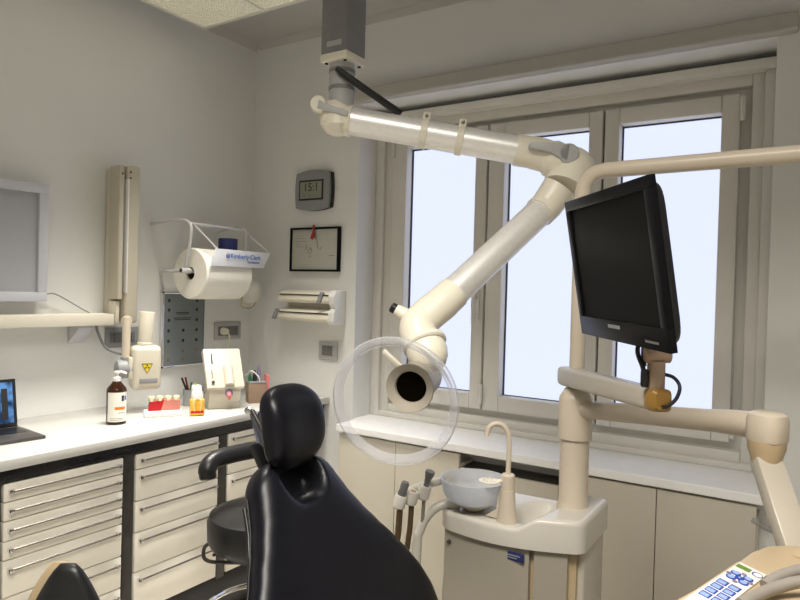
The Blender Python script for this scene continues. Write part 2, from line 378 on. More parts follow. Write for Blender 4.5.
def drawer_cabinet(y0, y1, zs, label):
    t = thing('drawer_cabinet', (0.27, (y0 + y1) / 2, 0.20), label, 'cabinet')
    obj('carcass', box(new(), (0.03, y0, 0.203), (0.525, y1, 0.803), 0.002), M_DARK, t)
    for za, zb in zip(zs[1:], zs[:-1]):
        d = obj('drawer', box(new(), (0.527, y0 + 0.003, za + 0.0018), (0.552, y1 - 0.003, zb - 0.0018), 0.0025), M_DRAWER, t)
        hz = zb - min(0.028, (zb - za) * 0.42); ya, yb = y0 + 0.020, y1 - 0.024
        b1 = new(); tube(b1, [(0.566, ya, hz), (0.566, yb, hz)], 0.0036, 10)
        hb = obj('handle', b1, M_STEEL, d)
        b1 = new()
        b1.free()
        for yy in (ya, yb): obj('handle_end', box(new(), (0.551, yy - 0.006, hz - 0.006), (0.573, yy + 0.006, hz + 0.006), 0.002), M_CHROME, d)
    return t
drawer_cabinet(-1.545, -1.136, [0.802, 0.743, 0.684, 0.623, 0.564, 0.449, 0.335, 0.215], 'white seven-drawer cabinet under the counter below the laptop')
drawer_cabinet(-1.088, -0.697, [0.802, 0.745, 0.628, 0.513, 0.368, 0.215], 'white five-drawer cabinet beside the stool, below the brown bottle')
drawer_cabinet(-0.647, -0.243, [0.802, 0.745, 0.628, 0.513, 0.368, 0.215], 'white drawer cabinet behind the stool, nearest the corner')

# ================================================================== SILL CABINETS
def sill_cabinet(x0, x1, doors, label):
    t = thing('low_cabinet', ((x0 + x1) / 2, -0.07, 0), label, 'cabinet')
    top = max(d[2] for d in doors)
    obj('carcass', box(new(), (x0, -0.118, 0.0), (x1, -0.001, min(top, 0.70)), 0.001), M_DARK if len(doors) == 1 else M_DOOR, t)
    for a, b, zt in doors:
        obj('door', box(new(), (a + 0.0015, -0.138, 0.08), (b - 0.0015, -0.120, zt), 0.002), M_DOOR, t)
    return t
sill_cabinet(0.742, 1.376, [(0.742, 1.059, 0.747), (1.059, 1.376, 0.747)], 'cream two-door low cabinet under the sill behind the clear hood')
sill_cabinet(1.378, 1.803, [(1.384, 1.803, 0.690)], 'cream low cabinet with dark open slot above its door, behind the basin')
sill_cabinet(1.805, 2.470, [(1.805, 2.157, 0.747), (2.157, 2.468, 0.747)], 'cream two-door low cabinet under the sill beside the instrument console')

# ================================================================== THINGS ON THE LEFT WALL
t = thing('film_viewer', (0.03, -1.42, 1.34), 'grey framed x-ray film viewer mounted on the left wall', 'viewer')
VY0, VY1, VZ0, VZ1 = -1.72, -1.152, 1.341, 1.798
obj('casing', box(new(), (0.001, VY0 + 0.004, VZ0 + 0.004), (0.044, VY1 - 0.004, VZ1 - 0.004), 0.002), M_VIEWFRAME, t)
bm = new()
for a, b in (((VY0, VZ0), (VY1, VZ0 + 0.036)), ((VY0, VZ1 - 0.036), (VY1, VZ1)), ((VY0, VZ0 + 0.036), (VY0 + 0.036, VZ1 - 0.036)), ((VY1 - 0.036, VZ0 + 0.036), (VY1, VZ1 - 0.036))):
    box(bm, (0.042, a[0], a[1]), (0.062, b[0], b[1]), 0.002)
obj('front_frame', bm, M_VIEWFRAME, t)
obj('screen', box(new(), (0.043, VY0 + 0.03, VZ0 + 0.03), (0.047, VY1 - 0.03, VZ1 - 0.03)), M_VIEWER, t)
obj('cable', tube(new(), spline([(0.02, VY1 + 0.003, 1.365), (0.03, -1.11, 1.372), (0.03, -1.06, 1.35), (0.04, -0.985, 1.305), (0.04, -0.96, 1.294)], 6), 0.0028, 8), M_GREYPL, t)

t = thing('wall_shelf', (0.08, -1.45, 1.24), 'narrow cream shelf rail on the left wall under the film viewer', 'shelf')
obj('board', box(new(), (0.001, -2.0, 1.243), (0.115, -0.895, 1.291), 0.003), M_SHELF, t)
obj('bracket', prism(new(), [(0.001, -1.03, 1.242), (0.085, -1.03, 1.242), (0.085, -1.03, 1.232), (0.001, -1.03, 1.165)], (0, 0.07, 0), 0.002), M_VIEWFRAME, t)

# ---- x-ray unit
t = thing('dental_xray_unit', (0.1, -0.85, 1.24), 'cream wall-mounted dental x-ray arm and head above the counter', 'x-ray unit')
obj('wall_channel', box(new(), (0.001, -0.875, 1.243), (0.060, -0.805, 1.92), 0.010, 3), M_IVORY, t)
XC = 0.135
bm = new()
box(bm, (0.050, -0.889, 1.352), (0.126, -0.866, 1.922), 0.006, 3)
obj('arm_section', bm, M_KHAKI, t)
obj('arm_section', box(new(), (0.055, -0.856, 1.250), (XC, -0.795, 1.925), 0.012, 3), M_KHAKI, t)
obj('slot', box(new(), (0.050, -0.868, 1.37), (0.108, -0.855, 1.88), 0.001), M_GREYPL, t)
obj('slot_rail', box(new(), (0.100, -0.857, 1.38), (0.138, -0.851, 1.865), 0.002), M_WHITE, t)
bm = new()
for yy, zz in ((-0.878, 1.885), (-0.845, 1.895), (-0.845, 1.87)):
    lathe(bm, [(0.004, 0), (0.004, 0.006), (0.002, 0.008)], (XC - 0.004 if yy > -0.86 else 0.122, yy, zz), X, 8)
obj('screw', bm, M_INK, t)
obj('arm_foot', box(new(), (0.055, -0.886, 1.250), (0.110, -0.866, 1.345), 0.006, 2), M_IVORY, t)
XP = (0.20, -0.895)
bm = new(); tube(bm, [(0.13, -0.845, 1.262), (0.20, -0.895, 1.262)], 0.022, 14)
tube(bm, [(XP[0], XP[1], 1.28), (XP[0], XP[1], 1.115)], 0.0165, 18)
obj('post', bm, M_BEIGE, t)
bm = new(); lathe(bm, [(0.020, -0.040), (0.036, -0.034), (0.040, -0.02), (0.040, 0.03), (0.034, 0.036)], (XP[0], XP[1] - 0.002, 1.066), (0.35, 0.93, 0), 24)
tube(bm, [(XP[0], XP[1], 1.115), (XP[0], XP[1], 1.07)], 0.021, 18)
obj('joint', bm, M_GREYPL, t)
hc = V((0.232, -0.825, 1.070)); ha = V((0.45, 0.89, 0)).normalized(); hn = V((0.89, -0.45, 0)).normalized()
hd = obj('tube_head', obox(new(), hc, ha, hn, Z, (0.118, 0.10, 0.185), 0.022, 4), M_IVORY, t)
obj('yoke', obox(new(), hc - ha * 0.062, ha, hn, Z, (0.018, 0.085, 0.095), 0.008, 2), M_IVORY, t)
bm = new(); lathe(bm, [(0.032, 0), (0.032, 0.010), (0.029, 0.013), (0.033, 0.138), (0.031, 0.142)], hc + V((0, 0, 0.092)) - ha * 0.003, (0.02, 0.05, 1), 24)
obj('beam_cone', bm, M_IVORY, t)
fc = hc + hn * 0.0505
tri = [fc + ha * (0.022) + Z * 0.02, fc - ha * 0.022 + Z * 0.02, fc - Z * 0.022]
obj('warning_triangle', prism(new(), [p + hn * 0.0003 for p in tri], hn * 0.0008), M_INK, hd)
obj('warning_sticker', prism(new(), [fc + (p - fc) * 0.82 + hn * 0.0008 for p in tri], hn * 0.0008), M_YELLOWS, hd)
bm = new()
for k in range(3):
    an = PI / 2 + k * 2 * PI / 3; c0 = fc + Z * 0.006 + hn * 0.0018
    pts = [c0 + (ha * math.cos(an + q) + Z * math.sin(an + q)) * rr for q, rr in ((-0.5, 0.003), (-0.5, 0.009), (0, 0.0095), (0.5, 0.009), (0.5, 0.003))]
    prism(bm, pts, hn * 0.0006)
obj('warning_trefoil', bm, M_INK, hd)
obj('rating_plate', obox(new(), fc - Z * 0.052 + ha * 0.006, ha, hn, Z, (0.07, 0.002, 0.021), 0.0005), M_GREYPL, hd)
obj('cord', tube(new(), spline([(0.04, -0.93, 1.27), (0.05, -0.93, 1.22), (0.06, -0.90, 1.15), (0.09, -0.86, 1.12), (0.12, -0.82, 1.11), (0.16, -0.80, 1.09)], 6), 0.006, 10), M_GREYPL, t)

# ---- socket plates on the left wall
def socket(y0, y1, z0, z1, label, plug=False):
    t = thing('socket_plate', (0.005, (y0 + y1) / 2, z0), label, 'socket')
    obj('plate', box(new(), (0.001, y0, z0), (0.010, y1, z1), 0.003), M_GREYPL if not plug else M_DUCT2, t)
    n = 3; wd = (y1 - y0 - 0.04) / n
    for i in range(n):
        a = y0 + 0.02 + i * wd
        m = obj('module', box(new(), (0.008, a + 0.001, z0 + 0.022), (0.0125, a + wd - 0.001, z1 - 0.022), 0.001), M_MIDGREY, t)
        bm = new()
        for q in (-0.012, 0, 0.012): lathe(bm, [(0.003, 0), (0.003, 0.002)], (0.0121, a + wd / 2, (z0 + z1) / 2 + q), X, 8)
        obj('hole', bm, M_INK, m)
    if plug:
        p = obj('plug', lathe(new(), [(0.019, 0.0), (0.019, 0.02), (0.014, 0.034), (0.008, 0.036)], (0.012, y0 + 0.05, (z0 + z1) / 2), X, 18), M_CREAM, t)
        obj('plug_cord', tube(new(), spline([(0.046, y0 + 0.05, (z0 + z1) / 2), (0.058, y0 + 0.055, (z0 + z1) / 2 - 0.03), (0.05, y0 + 0.05, z0 - 0.06), (0.03, y0 + 0.05, 0.885)], 6), 0.0045, 8), M_CREAM, t)
    return t
socket(-0.252, -0.072, 1.140, 1.233, 'grey wall socket with a cream plug beside the corner', True)
socket(-0.865, -0.70, 1.135, 1.225, 'grey wall socket plate behind the x-ray arm')

# ---- poster
t = thing('framed_chart', (0.01, -0.45, 1.02), 'steel framed dental chart on the wall below the paper roll', 'picture')
py0, py1, pz0, pz1 = -0.583, -0.322, 1.022, 1.388
obj('print', box(new(), (0.001, py0 + 0.006, pz0 + 0.006), (0.010, py1 - 0.006, pz1 - 0.006)), M_PALEBLUE, t)
bm = new()
for a, b in (((py0, pz0), (py1, pz0 + 0.012)), ((py0, pz1 - 0.012), (py1, pz1)), ((py0, pz0), (py0 + 0.014, pz1)), ((py1 - 0.009, pz0), (py1, pz1))):
    box(bm, (0.001, a[0], a[1]), (0.019, b[0], b[1]), 0.003)
obj('frame', bm, M_CHROME, t)
for i, zz in enumerate((1.345, 1.30, 1.25, 1.20, 1.15, 1.10, 1.06)):
    for j, yy in enumerate((py0 + 0.045, (py0 + py1) / 2, py1 - 0.05)):
        if j == 1 and i < 3: continue
        obj('tooth_print', lathe(new(), [(0.008, 0), (0.009, 0.0005)], (0.0103, yy, zz), X, 6), mat('chart_ochre', (0.16, 0.14, 0.07), 0.6, noise=0.3) if i > 4 else M_INK, t)
bm = new()
for k, (zz, a, b) in enumerate(((1.285, -0.045, 0.035), (1.278, -0.04, 0.03), (1.258, -0.055, 0.045), (1.250, -0.05, 0.04))):
    box(bm, (0.0102, (py0 + py1) / 2 + a, zz), (0.0108, (py0 + py1) / 2 + b, zz + 0.004))
obj('title_lines', bm, M_INK, t)

# ---- paper roll and its holder
RC = V((0.175, 0, 1.475)); ry0, ry1 = -0.555, -0.275
bm = new(); seg = 40; rings = []
for r, yy in ((0.030, ry0), (0.113, ry0), (0.119, ry0 + 0.006), (0.119, ry1 - 0.006), (0.113, ry1), (0.030, ry1)):
    rings.append([RC + V((r * math.cos(2 * PI * k / seg), yy, r * math.sin(2 * PI * k / seg))) for k in range(seg)])
loft(bm, rings, closed=True)
roll = obj('paper_roll', bm, M_PAPER, origin=(RC.x, -0.415, RC.z - 0.119)); obj('core', lathe(new(), [(0.0295, 0), (0.0295, 0.25), (0.026, 0.25), (0.026, 0)], (RC.x, ry0 + 0.012, RC.z), Y, 24, cap=False), M_BROWNHOSE, roll)
tag(roll, 'big cream roll of paper towel hanging on the left wall', 'paper roll')
t = thing('roll_holder', (0.02, -0.35, 1.47), 'white wire holder carrying the paper roll and a printed sign', 'holder')
obj('spindle', tube(new(), [(RC.x, ry0 - 0.045, RC.z + 0.012), (RC.x, ry1 + 0.045, RC.z + 0.012)], 0.0095, 14), M_WHITEMETAL, t)
bm = new(); lathe(bm, [(0.006, 0), (0.013, 0.001), (0.013, 0.05), (0.006, 0.051)], (RC.x, ry0 - 0.052, RC.z + 0.012), Y, 18)
obj('spindle_end', bm, M_WHITEMETAL, t)
obj('spindle_bore', lathe(new(), [(0.009, 0), (0.009, 0.002)], (RC.x, ry0 - 0.0535, RC.z + 0.012), Y, 14), M_INK, t)
for k, ya in enumerate((ry0 - 0.03, ry1 + 0.03)):
    obj('side_arm', tube(new(), spline([(0.004, ya - 0.06 + 0.06 * k, 1.700), (0.11, ya - 0.02 + 0.02 * k, 1.716), (0.185, ya, 1.712), (0.212, ya, 1.66), (RC.x, ya, RC.z + 0.012)], 7), 0.0075, 10), M_WHITEMETAL, t)
obj('top_bar', tube(new(), [(0.20, ry0 - 0.03, 1.702), (0.20, ry1 + 0.03, 1.702)], 0.0065, 10), M_WHITEMETAL, t)
obj('lower_arm', tube(new(), spline([(0.004, ry0 - 0.01, 1.40), (0.006, ry0 - 0.03, 1.478), (0.09, ry0 - 0.04, 1.482), (RC.x, ry0 - 0.04, RC.z + 0.012)], 6), 0.0075, 10), M_WHITEMETAL, t)
# sign plate (trapezoid) hung in front
sn = V((0.93, -0.25, 0.12)).normalized(); sa = V((0.25, 0.93, 0)).normalized()
so = V((0.312, -0.445, 1.505)); L = 0.315
sp = [so, so + sa * L * 0.95, so + sa * (L * 1.07) + Z * 0.072, so + sa * 0.03 + Z * 0.074]
sp = [V((0.305, -0.550, 1.512)), V((0.305, -0.215, 1.515)), V((0.30, -0.162, 1.592)), V((0.30, -0.515, 1.592))]
sg = obj('sign', prism(new(), sp, (-0.004, 0, 0), 0.001), M_SIGN, t)
text('sign_lettering', 'Kimberly-Clark', 0.031, (0.3085, -0.432, 1.553), Y, V((-0.1, 0, 1)), M_BLUE, sg, bold=0.0002)
text('sign_lettering', 'PROFESSIONAL', 0.0115, (0.3085, -0.325, 1.534), Y, V((-0.1, 0, 1)), M_BLUE, sg, bold=0.0002)
bm = new(); tube(bm, [V((0.3075, -0.448 + 0.010 * math.cos(q * PI / 8), 1.562 + 0.010 * math.sin(q * PI / 8))) for q in range(16)], 0.0018, 6, closed=True)
lathe(bm, [(0.004, 0), (0.004, 0.001)], (0.3065, -0.448, 1.562), X, 10)
obj('sign_emblem', bm, M_BLUE, sg)
for a, b in (((0.20, ry0 - 0.01, 1.702), (0.30, -0.505, 1.588)), ((0.20, ry1 + 0.02, 1.702), (0.30, -0.172, 1.590))):
    obj('sign_stay', tube(new(), [a, b], 0.004, 8), M_WHITEMETAL, t)
# navy roll on top of the holder
br = obj('label_roll', lathe(new(), [(0.012, 0), (0.045, 0), (0.046, 0.003), (0.046, 0.055), (0.045, 0.058), (0.012, 0.058)], (0.17, -0.325, 1.596), Z, 28), M_NAVY, origin=(0.17, -0.325, 1.596))
tag(br, 'small navy blue roll resting on the paper roll behind the sign', 'roll')
# dust mask on elastic
t = thing('dust_mask', (0.13, -0.12, 1.34), 'white cup dust mask hanging by its elastic beside the paper roll', 'mask')
bm = new(); mo = V((0.13, -0.125, 1.395)); prof = [(0.056, 0.0), (0.058, 0.006), (0.052, 0.022), (0.040, 0.040), (0.022, 0.052), (0.002, 0.056)]
lathe(bm, prof, mo, (0.75, -0.62, -0.15), 24)
obj('cup', bm, M_MASK, t)
a_, b_, d_ = frame_of((0.75, -0.62, -0.15))
obj('cup_edge', tube(new(), [mo + (a_ * math.cos(q * PI / 12) + b_ * math.sin(q * PI / 12)) * 0.057 for q in range(24)], 0.004, 8, closed=True), M_MASK, t)
obj('elastic', tube(new(), spline([mo + a_ * 0.05, mo + V((0.03, -0.085, -0.01)), mo + V((0.02, -0.085, -0.07)), mo + V((0, -0.03, -0.085)), mo + V((-0.03, 0.05, -0.075)), mo - a_ * 0.05], 6), 0.003, 6), M_ELASTIC, t)

obj('wall_hook', tube(new(), spline([(0.0005, -0.09, 1.475), (0.025, -0.09, 1.470), (0.03, -0.09, 1.482)], 4), 0.003, 8), M_STEEL, t)
obj('string', tube(new(), [mo + Z * 0.054, (0.025, -0.09, 1.471)], 0.0015, 6), M_MASK, t)

# ================================================================== THINGS ON THE BACK WALL
t = thing('wall_clock', (0.455, -0.01, 1.82), 'grey digital wall clock showing 15:1 above the framed document', 'clock')
def bulge_outline(cx, cz, hw, hh, bul, y, n=10):
    pts = []
    for i in range(n): q = -1 + 2 * i / n; pts.append((cx + q * hw, y, cz - hh - bul * (1 - q * q)))
    for i in range(n): q = -1 + 2 * i / n; pts.append((cx + hw + bul * 0.5 * (1 - q * q), y, cz + q * hh))
    for i in range(n): q = 1 - 2 * i / n; pts.append((cx + q * hw, y, cz + hh + bul * (1 - q * q)))
    for i in range(n): q = 1 - 2 * i / n; pts.append((cx - hw - bul * 0.5 * (1 - q * q), y, cz + q * hh))
    return pts
bm = new(); prism(bm, bulge_outline(0.455, 1.918, 0.108, 0.088, 0.014, -0.001), (0, -0.016, 0)); obj('back_shell', bm, M_INK, t)
obj('face', prism(new(), bulge_outline(0.449, 1.918, 0.106, 0.088, 0.014, -0.017), (0, -0.016, 0), 0.002), M_GREYPL, t)
obj('bezel', box(new(), (0.365, -0.036, 1.868), (0.523, -0.033, 1.970), 0.001), M_INK, t)
lc = obj('display', box(new(), (0.374, -0.0375, 1.877), (0.514, -0.036, 1.961)), M_LCD, t)
text('digits', '15:1', 0.058, (0.396, -0.0376, 1.914), X, Z, M_INK, lc)
text('digits', '18   22', 0.020, (0.392, -0.0376, 1.886), X, Z, M_GREYINK, lc)

t = thing('framed_document', (0.455, -0.01, 1.505), 'black framed handwritten sheet hanging under the clock', 'picture')
fx0, fx1, fz0, fz1 = 0.297, 0.620, 1.508, 1.732
obj('sheet', box(new(), (fx0 + 0.004, -0.010, fz0 + 0.004), (fx1 - 0.004, -0.001, fz1 - 0.004)), M_SHEET, t)
bm = new(); ring(bm, fx0, fx1, fz0, fz1, 0.009, 0.013, 0.010, 0.010, -0.020, -0.001, 0.001); obj('frame', bm, M_GLOSSBLACK, t)
for k in range(5): obj('text_line', box(new(), (0.328, -0.0108, 1.690 - k * 0.014), (0.37 + 0.02 * (k % 3), -0.0101, 1.6915 - k * 0.014)), M_GREYINK, t)
for a, b, c, d in ((0.41, 1.605, 0.43, 1.63), (0.43, 1.63, 0.44, 1.61), (0.415, 1.60, 0.437, 1.602), (0.49, 1.62, 0.507, 1.635), (0.55, 1.588, 0.585, 1.589), (0.40, 1.62, 0.405, 1.645), (0.42, 1.585, 0.435, 1.587), (0.46, 1.70, 0.468, 1.665), (0.472, 1.66, 0.480, 1.625)):
    obj('pen_stroke', tube(new(), [(a, -0.0105, b), (c, -0.0105, d)], 0.0012, 5), M_GREYINK, t)
rb = thing('red_ribbon', (0.455, -0.02, 1.66), 'small red ribbon hooked over the black document frame', 'ribbon')
bm = new()
prism(bm, [(0.450, -0.021, 1.742), (0.464, -0.021, 1.745), (0.462, -0.021, 1.712), (0.452, -0.021, 1.71)], (0, -0.003, 0))
prism(bm, [(0.450, -0.0215, 1.712), (0.460, -0.0215, 1.714), (0.452, -0.0215, 1.668), (0.436, -0.0215, 1.676)], (0, -0.002, 0))
prism(bm, [(0.453, -0.024, 1.714), (0.463, -0.024, 1.712), (0.470, -0.024, 1.682), (0.456, -0.024, 1.676)], (0, -0.002, 0))
obj('bow', bm, M_RED, rb)

t = thing('film_dispenser', (0.46, -0.04, 1.25), 'cream two-tier foil dispenser on the wall under the framed document', 'dispenser')
obj('backplate', box(new(), (0.285, -0.012, 1.250), (0.655, -0.001, 1.412), 0.003), M_CREAM, t)
for zc in (1.375, 1.285):
    bm = new(); prof = [(-0.012, -0.028), (-0.085, -0.026), (-0.092, -0.012), (-0.088, 0.010), (-0.070, 0.028), (-0.03, 0.036), (-0.012, 0.036)]
    prism(bm, [(0.287, y, zc + z) for y, z in prof], (0.335, 0, 0), 0.002)
    tr = obj('tray', bm, M_CREAM, t)
    obj('slit', box(new(), (0.30, -0.092, zc + 0.012), (0.62, -0.084, zc + 0.0165)), M_INK, tr)
    kx = 0.555 if zc > 1.33 else 0.262
    obj('cutter', prism(new(), [(kx, -0.096, zc - 0.022), (kx + 0.022, -0.096, zc - 0.026), (kx + 0.034, -0.080, zc + 0.028), (kx + 0.012, -0.080, zc + 0.030)], (0, -0.012, 0), 0.002), M_GREYPL, tr)
obj('end_cap', prism(new(), [(0.622, y, z) for y, z in ((-0.001, 1.247), (-0.085, 1.247), (-0.098, 1.262), (-0.094, 1.305), (-0.078, 1.328), (-0.094, 1.350), (-0.098, 1.385), (-0.075, 1.414), (-0.001, 1.416))], (0.036, 0, 0), 0.003), M_WHITE, t)

t = thing('light_switch', (0.558, -0.005, 1.067), 'square pale switch plate with dark rocker near the window', 'switch')
obj('plate', box(new(), (0.500, -0.010, 1.067), (0.618, -0.001, 1.157), 0.002), M_DUCT2, t)
for k in range(3): obj('rocker', box(new(), (0.523 + k * 0.022, -0.014, 1.087), (0.5445 + k * 0.022, -0.009, 1.137), 0.001), M_MIDGREY, t)

# ================================================================== THINGS ON THE COUNTER
CZ = 0.880
# laptop
t = thing('laptop', (0.28, -1.46, CZ), 'open dark laptop with blue screen on the white worktop', 'laptop')
ua = V((0.09, 0.995, 0)).normalized(); ub = V((0.995, -0.09, 0)).normalized()      # ua along the hinge, ub towards the front edge
br_ = V((0.395, -1.330, CZ)); 
base = [br_, br_ - ub * 0.215, br_ - ub * 0.215 - ua * 0.31, br_ - ua * 0.31]
lb = obj('base', prism(new(), base, Z * 0.012, 0.003), M_LAPTOP, t)
hinge = br_ - ub * 0.205 + Z * 0.013; up = (Z * 0.97 - ub * 0.17).normalized()
hr = hinge - ua * 0.008
sc_ = [hr, hr - ua * 0.30, hr - ua * 0.30 + up * 0.172, hr + up * 0.172]
lid = obj('lid', prism(new(), sc_, -ub * 0.007, 0.002), M_BLACK, t)
sc2 = [hr - ua * 0.012 + up * 0.016, hr - ua * 0.288 + up * 0.016, hr - ua * 0.288 + up * 0.162, hr - ua * 0.012 + up * 0.162]
obj('screen', prism(new(), [p + ub * 0.0003 for p in sc2], ub * 0.001), M_DESKTOP, lid)
bm = new()
for k, (a, b, hgt) in enumerate(((0.03, 0.05, 0.11), (0.056, 0.075, 0.09), (0.08, 0.11, 0.07))):
    p0 = hr - ua * a + up * 0.03; p1 = hr - ua * b + up * 0.03
    prism(bm, [p + ub * 0.0016 for p in (p0, p1, p1 + up * hgt, p0 + up * hgt)], ub * 0.0004)
obj('screen_windows', bm, M_INK, lid)
obj('keyboard', prism(new(), [br_ - ub * 0.10 - ua * 0.02 + Z * 0.0121, br_ - ub * 0.195 - ua * 0.02 + Z * 0.0121, br_ - ub * 0.195 - ua * 0.29 + Z * 0.0121, br_ - ub * 0.10 - ua * 0.29 + Z * 0.0121], Z * 0.001), M_BLACK, lb)
# pump bottle
bc = V((0.350, -1.035, CZ))
t = thing('pump_bottle', bc, 'brown pump bottle with white label on the worktop', 'bottle')
b0 = obj('bottle', lathe(new(), [(0.030, 0), (0.036, 0.003), (0.0365, 0.130), (0.034, 0.138), (0.016, 0.160), (0.014, 0.168)], bc, Z, 32), M_AMBERGLASS, t)
a0 = math.atan2(-2.555 + 1.035, 2.6 - 0.35)
bm = new(); rings = []
for zz in (0.012, 0.124):
    rings.append([bc + V((0.0370 * math.cos(a0 + q), 0.0370 * math.sin(a0 + q), zz)) for q in [-0.95 + 2.25 * k / 20 for k in range(21)]])
vs = [[bm.verts.new(p) for p in r] for r in rings]
for k in range(20): bm.faces.new((vs[0][k], vs[0][k + 1], vs[1][k + 1], vs[1][k]))
lbl = obj('label', bm, M_LABELW, b0, recalc=False)
def on_bottle(q0, q1, z0, z1, m, nm):
    bm = new(); vv = [[bm.verts.new(bc + V((0.0374 * math.cos(a0 + q0 + (q1 - q0) * k / 6), 0.0374 * math.sin(a0 + q0 + (q1 - q0) * k / 6), zz))) for k in range(7)] for zz in (z0, z1)]
    for k in range(6): bm.faces.new((vv[0][k], vv[0][k + 1], vv[1][k + 1], vv[1][k]))
    obj(nm, bm, m, lbl, recalc=False)
on_bottle(-0.15, 0.95, 0.058, 0.069, M_ORANGE, 'label_stripe')
on_bottle(0.50, 0.78, 0.090, 0.112, M_INK, 'label_mark'); on_bottle(0.86, 1.1, 0.093, 0.109, M_BLUE, 'label_mark')
on_bottle(-0.6, 0.9, 0.024, 0.026, M_GREYPL, 'label_line'); on_bottle(-0.6, 0.7, 0.018, 0.020, M_GREYPL, 'label_line'); on_bottle(0.2, 0.95, 0.045, 0.047, M_GREYPL, 'label_line')
bm = new(); lathe(bm, [(0.015, 0.160), (0.015, 0.178), (0.007, 0.182), (0.006, 0.192), (0.011, 0.194), (0.011, 0.202), (0.004, 0.203)], bc, Z, 20)
tube(bm, spline([bc + V((0, 0, 0.198)), bc + V((0.015, 0.012, 0.199)), bc + V((0.028, 0.022, 0.193))], 4), 0.0045, 8)
obj('pump', bm, M_WHITE, t)
# tooth box
va = V((0.55, 0.835, 0)).normalized(); vb = V((0.835, -0.55, 0)).normalized()
tb = V((0.355, -0.825, CZ))
t = thing('tooth_display', tb, 'red and pink card stand with ivory model teeth on white base', 'display')
obj('tray', obox(new(), tb + Z * 0.0115, va, vb, Z, (0.146, 0.076, 0.022), 0.002), M_WHITE, t)
fl, fr = tb - va * 0.058, tb + va * 0.066
obj('red_card', prism(new(), [fl + vb * 0.012 + Z * 0.022, fl + vb * 0.012 + va * 0.048 + Z * 0.022, fl + vb * 0.012 + va * 0.062 + Z * 0.066, fl + vb * 0.012 + va * 0.004 + Z * 0.056], -vb * 0.03), M_REDB, t)
obj('pink_card', prism(new(), [fl + vb * 0.012 + va * 0.048 + Z * 0.022, fr + vb * 0.012 + Z * 0.022, fr + vb * 0.012 + Z * 0.062, fl + vb * 0.012 + va * 0.062 + Z * 0.066], -vb * 0.03), M_PINK, t)
for k in range(4):
    p = fl + va * (0.013 + 0.032 * k) + vb * 0.003 + Z * 0.060
    obj('tooth', lathe(new(), [(0.008, 0), (0.0115, 0.006), (0.0135, 0.016), (0.011, 0.022), (0.004, 0.0215)], p, Z, 12), M_TOOTH, t)
# pen cup
pc = V((0.245, -0.600, CZ))
t = thing('pen_cup', pc, 'grey cup holding pens beside the tooth display', 'cup')
obj('cup', lathe(new(), [(0.027, 0), (0.029, 0.002), (0.030, 0.072), (0.027, 0.072), (0.026, 0.006), (0.001, 0.005)], pc, Z, 24, cap=False), M_GREYPL, t)
for k, (dx, dy, hh, m) in enumerate(((-0.012, -0.035, 0.125, M_INK), (-0.004, -0.022, 0.128, mat('dark_red_pen', (0.12, 0.01, 0.01), 0.3, noise=0.05)), (0.012, 0.0, 0.105, M_GREEN), (0.02, 0.02, 0.10, mat('lime_pen', (0.35, 0.5, 0.02), 0.4, noise=0.05)))):
    p = obj('pen', tube(new(), [pc + V((-dx * 0.3, -dy * 0.3, 0.008)), pc + V((dx, dy, hh))], 0.0048, 8), m)
    p.location = (0, 0, 0)
    tag(p, ['black pen leaning in the grey cup', 'dark red pen leaning in the grey cup', 'green pen standing in the grey cup', 'lime pen standing in the grey cup'][k], 'pen', 'pens in the grey cup')
# tooth-model (yellow acrylic)
ym = V((0.455, -0.735, CZ))
t = thing('tooth_model', ym, 'yellow acrylic anatomical tooth model with white crown on the worktop edge', 'model')
obj('socket_block', obox(new(), ym + Z * 0.036, va, vb, Z, (0.058, 0.042, 0.070), 0.008, 3), M_YELLOW, t)
bm = new()
lathe(bm, [(0.012, 0.068), (0.023, 0.070), (0.0245, 0.084), (0.022, 0.098), (0.016, 0.102), (0.010, 0.099), (0.002, 0.098)], ym, Z, 20); obj('crown', bm, M_WHITE, t)
for q in (-0.012, 0.012): obj('root', tube(new(), [ym + va * q + vb * 0.021 + Z * 0.070, ym + va * q * 1.2 + vb * 0.0215 + Z * 0.045, ym + va * q * 0.9 + vb * 0.021 + Z * 0.020], [0.008, 0.006, 0.002], 10), mat('root_cream', (0.85, 0.62, 0.2), 0.3, noise=0.05), t)
obj('gum', obox(new(), ym + Z * 0.018 + vb * 0.020, va, vb, Z, (0.052, 0.006, 0.010), 0.002), M_REDB, t)
# tape roll behind
tr = obj('tape_roll', lathe(new(), [(0.012, -0.018), (0.030, -0.018), (0.031, -0.015), (0.031, 0.015), (0.030, 0.018), (0.012, 0.018)], (0.355, -0.655, CZ + 0.078), va, 24), M_PAPER, origin=(0.355, -0.655, CZ))
tag(tr, 'white roll of tape on a small stand beside the cream machine', 'tape roll')
ts = obj('tape_stand', prism(new(), [(0.33, -0.675, CZ), (0.38, -0.675, CZ), (0.367, -0.675, CZ + 0.046), (0.343, -0.675, CZ + 0.046)], (0, 0.04, 0), 0.002), M_CREAM, origin=(0.355, -0.655, CZ)); tag(ts, 'small cream stand under the white tape roll', 'stand')
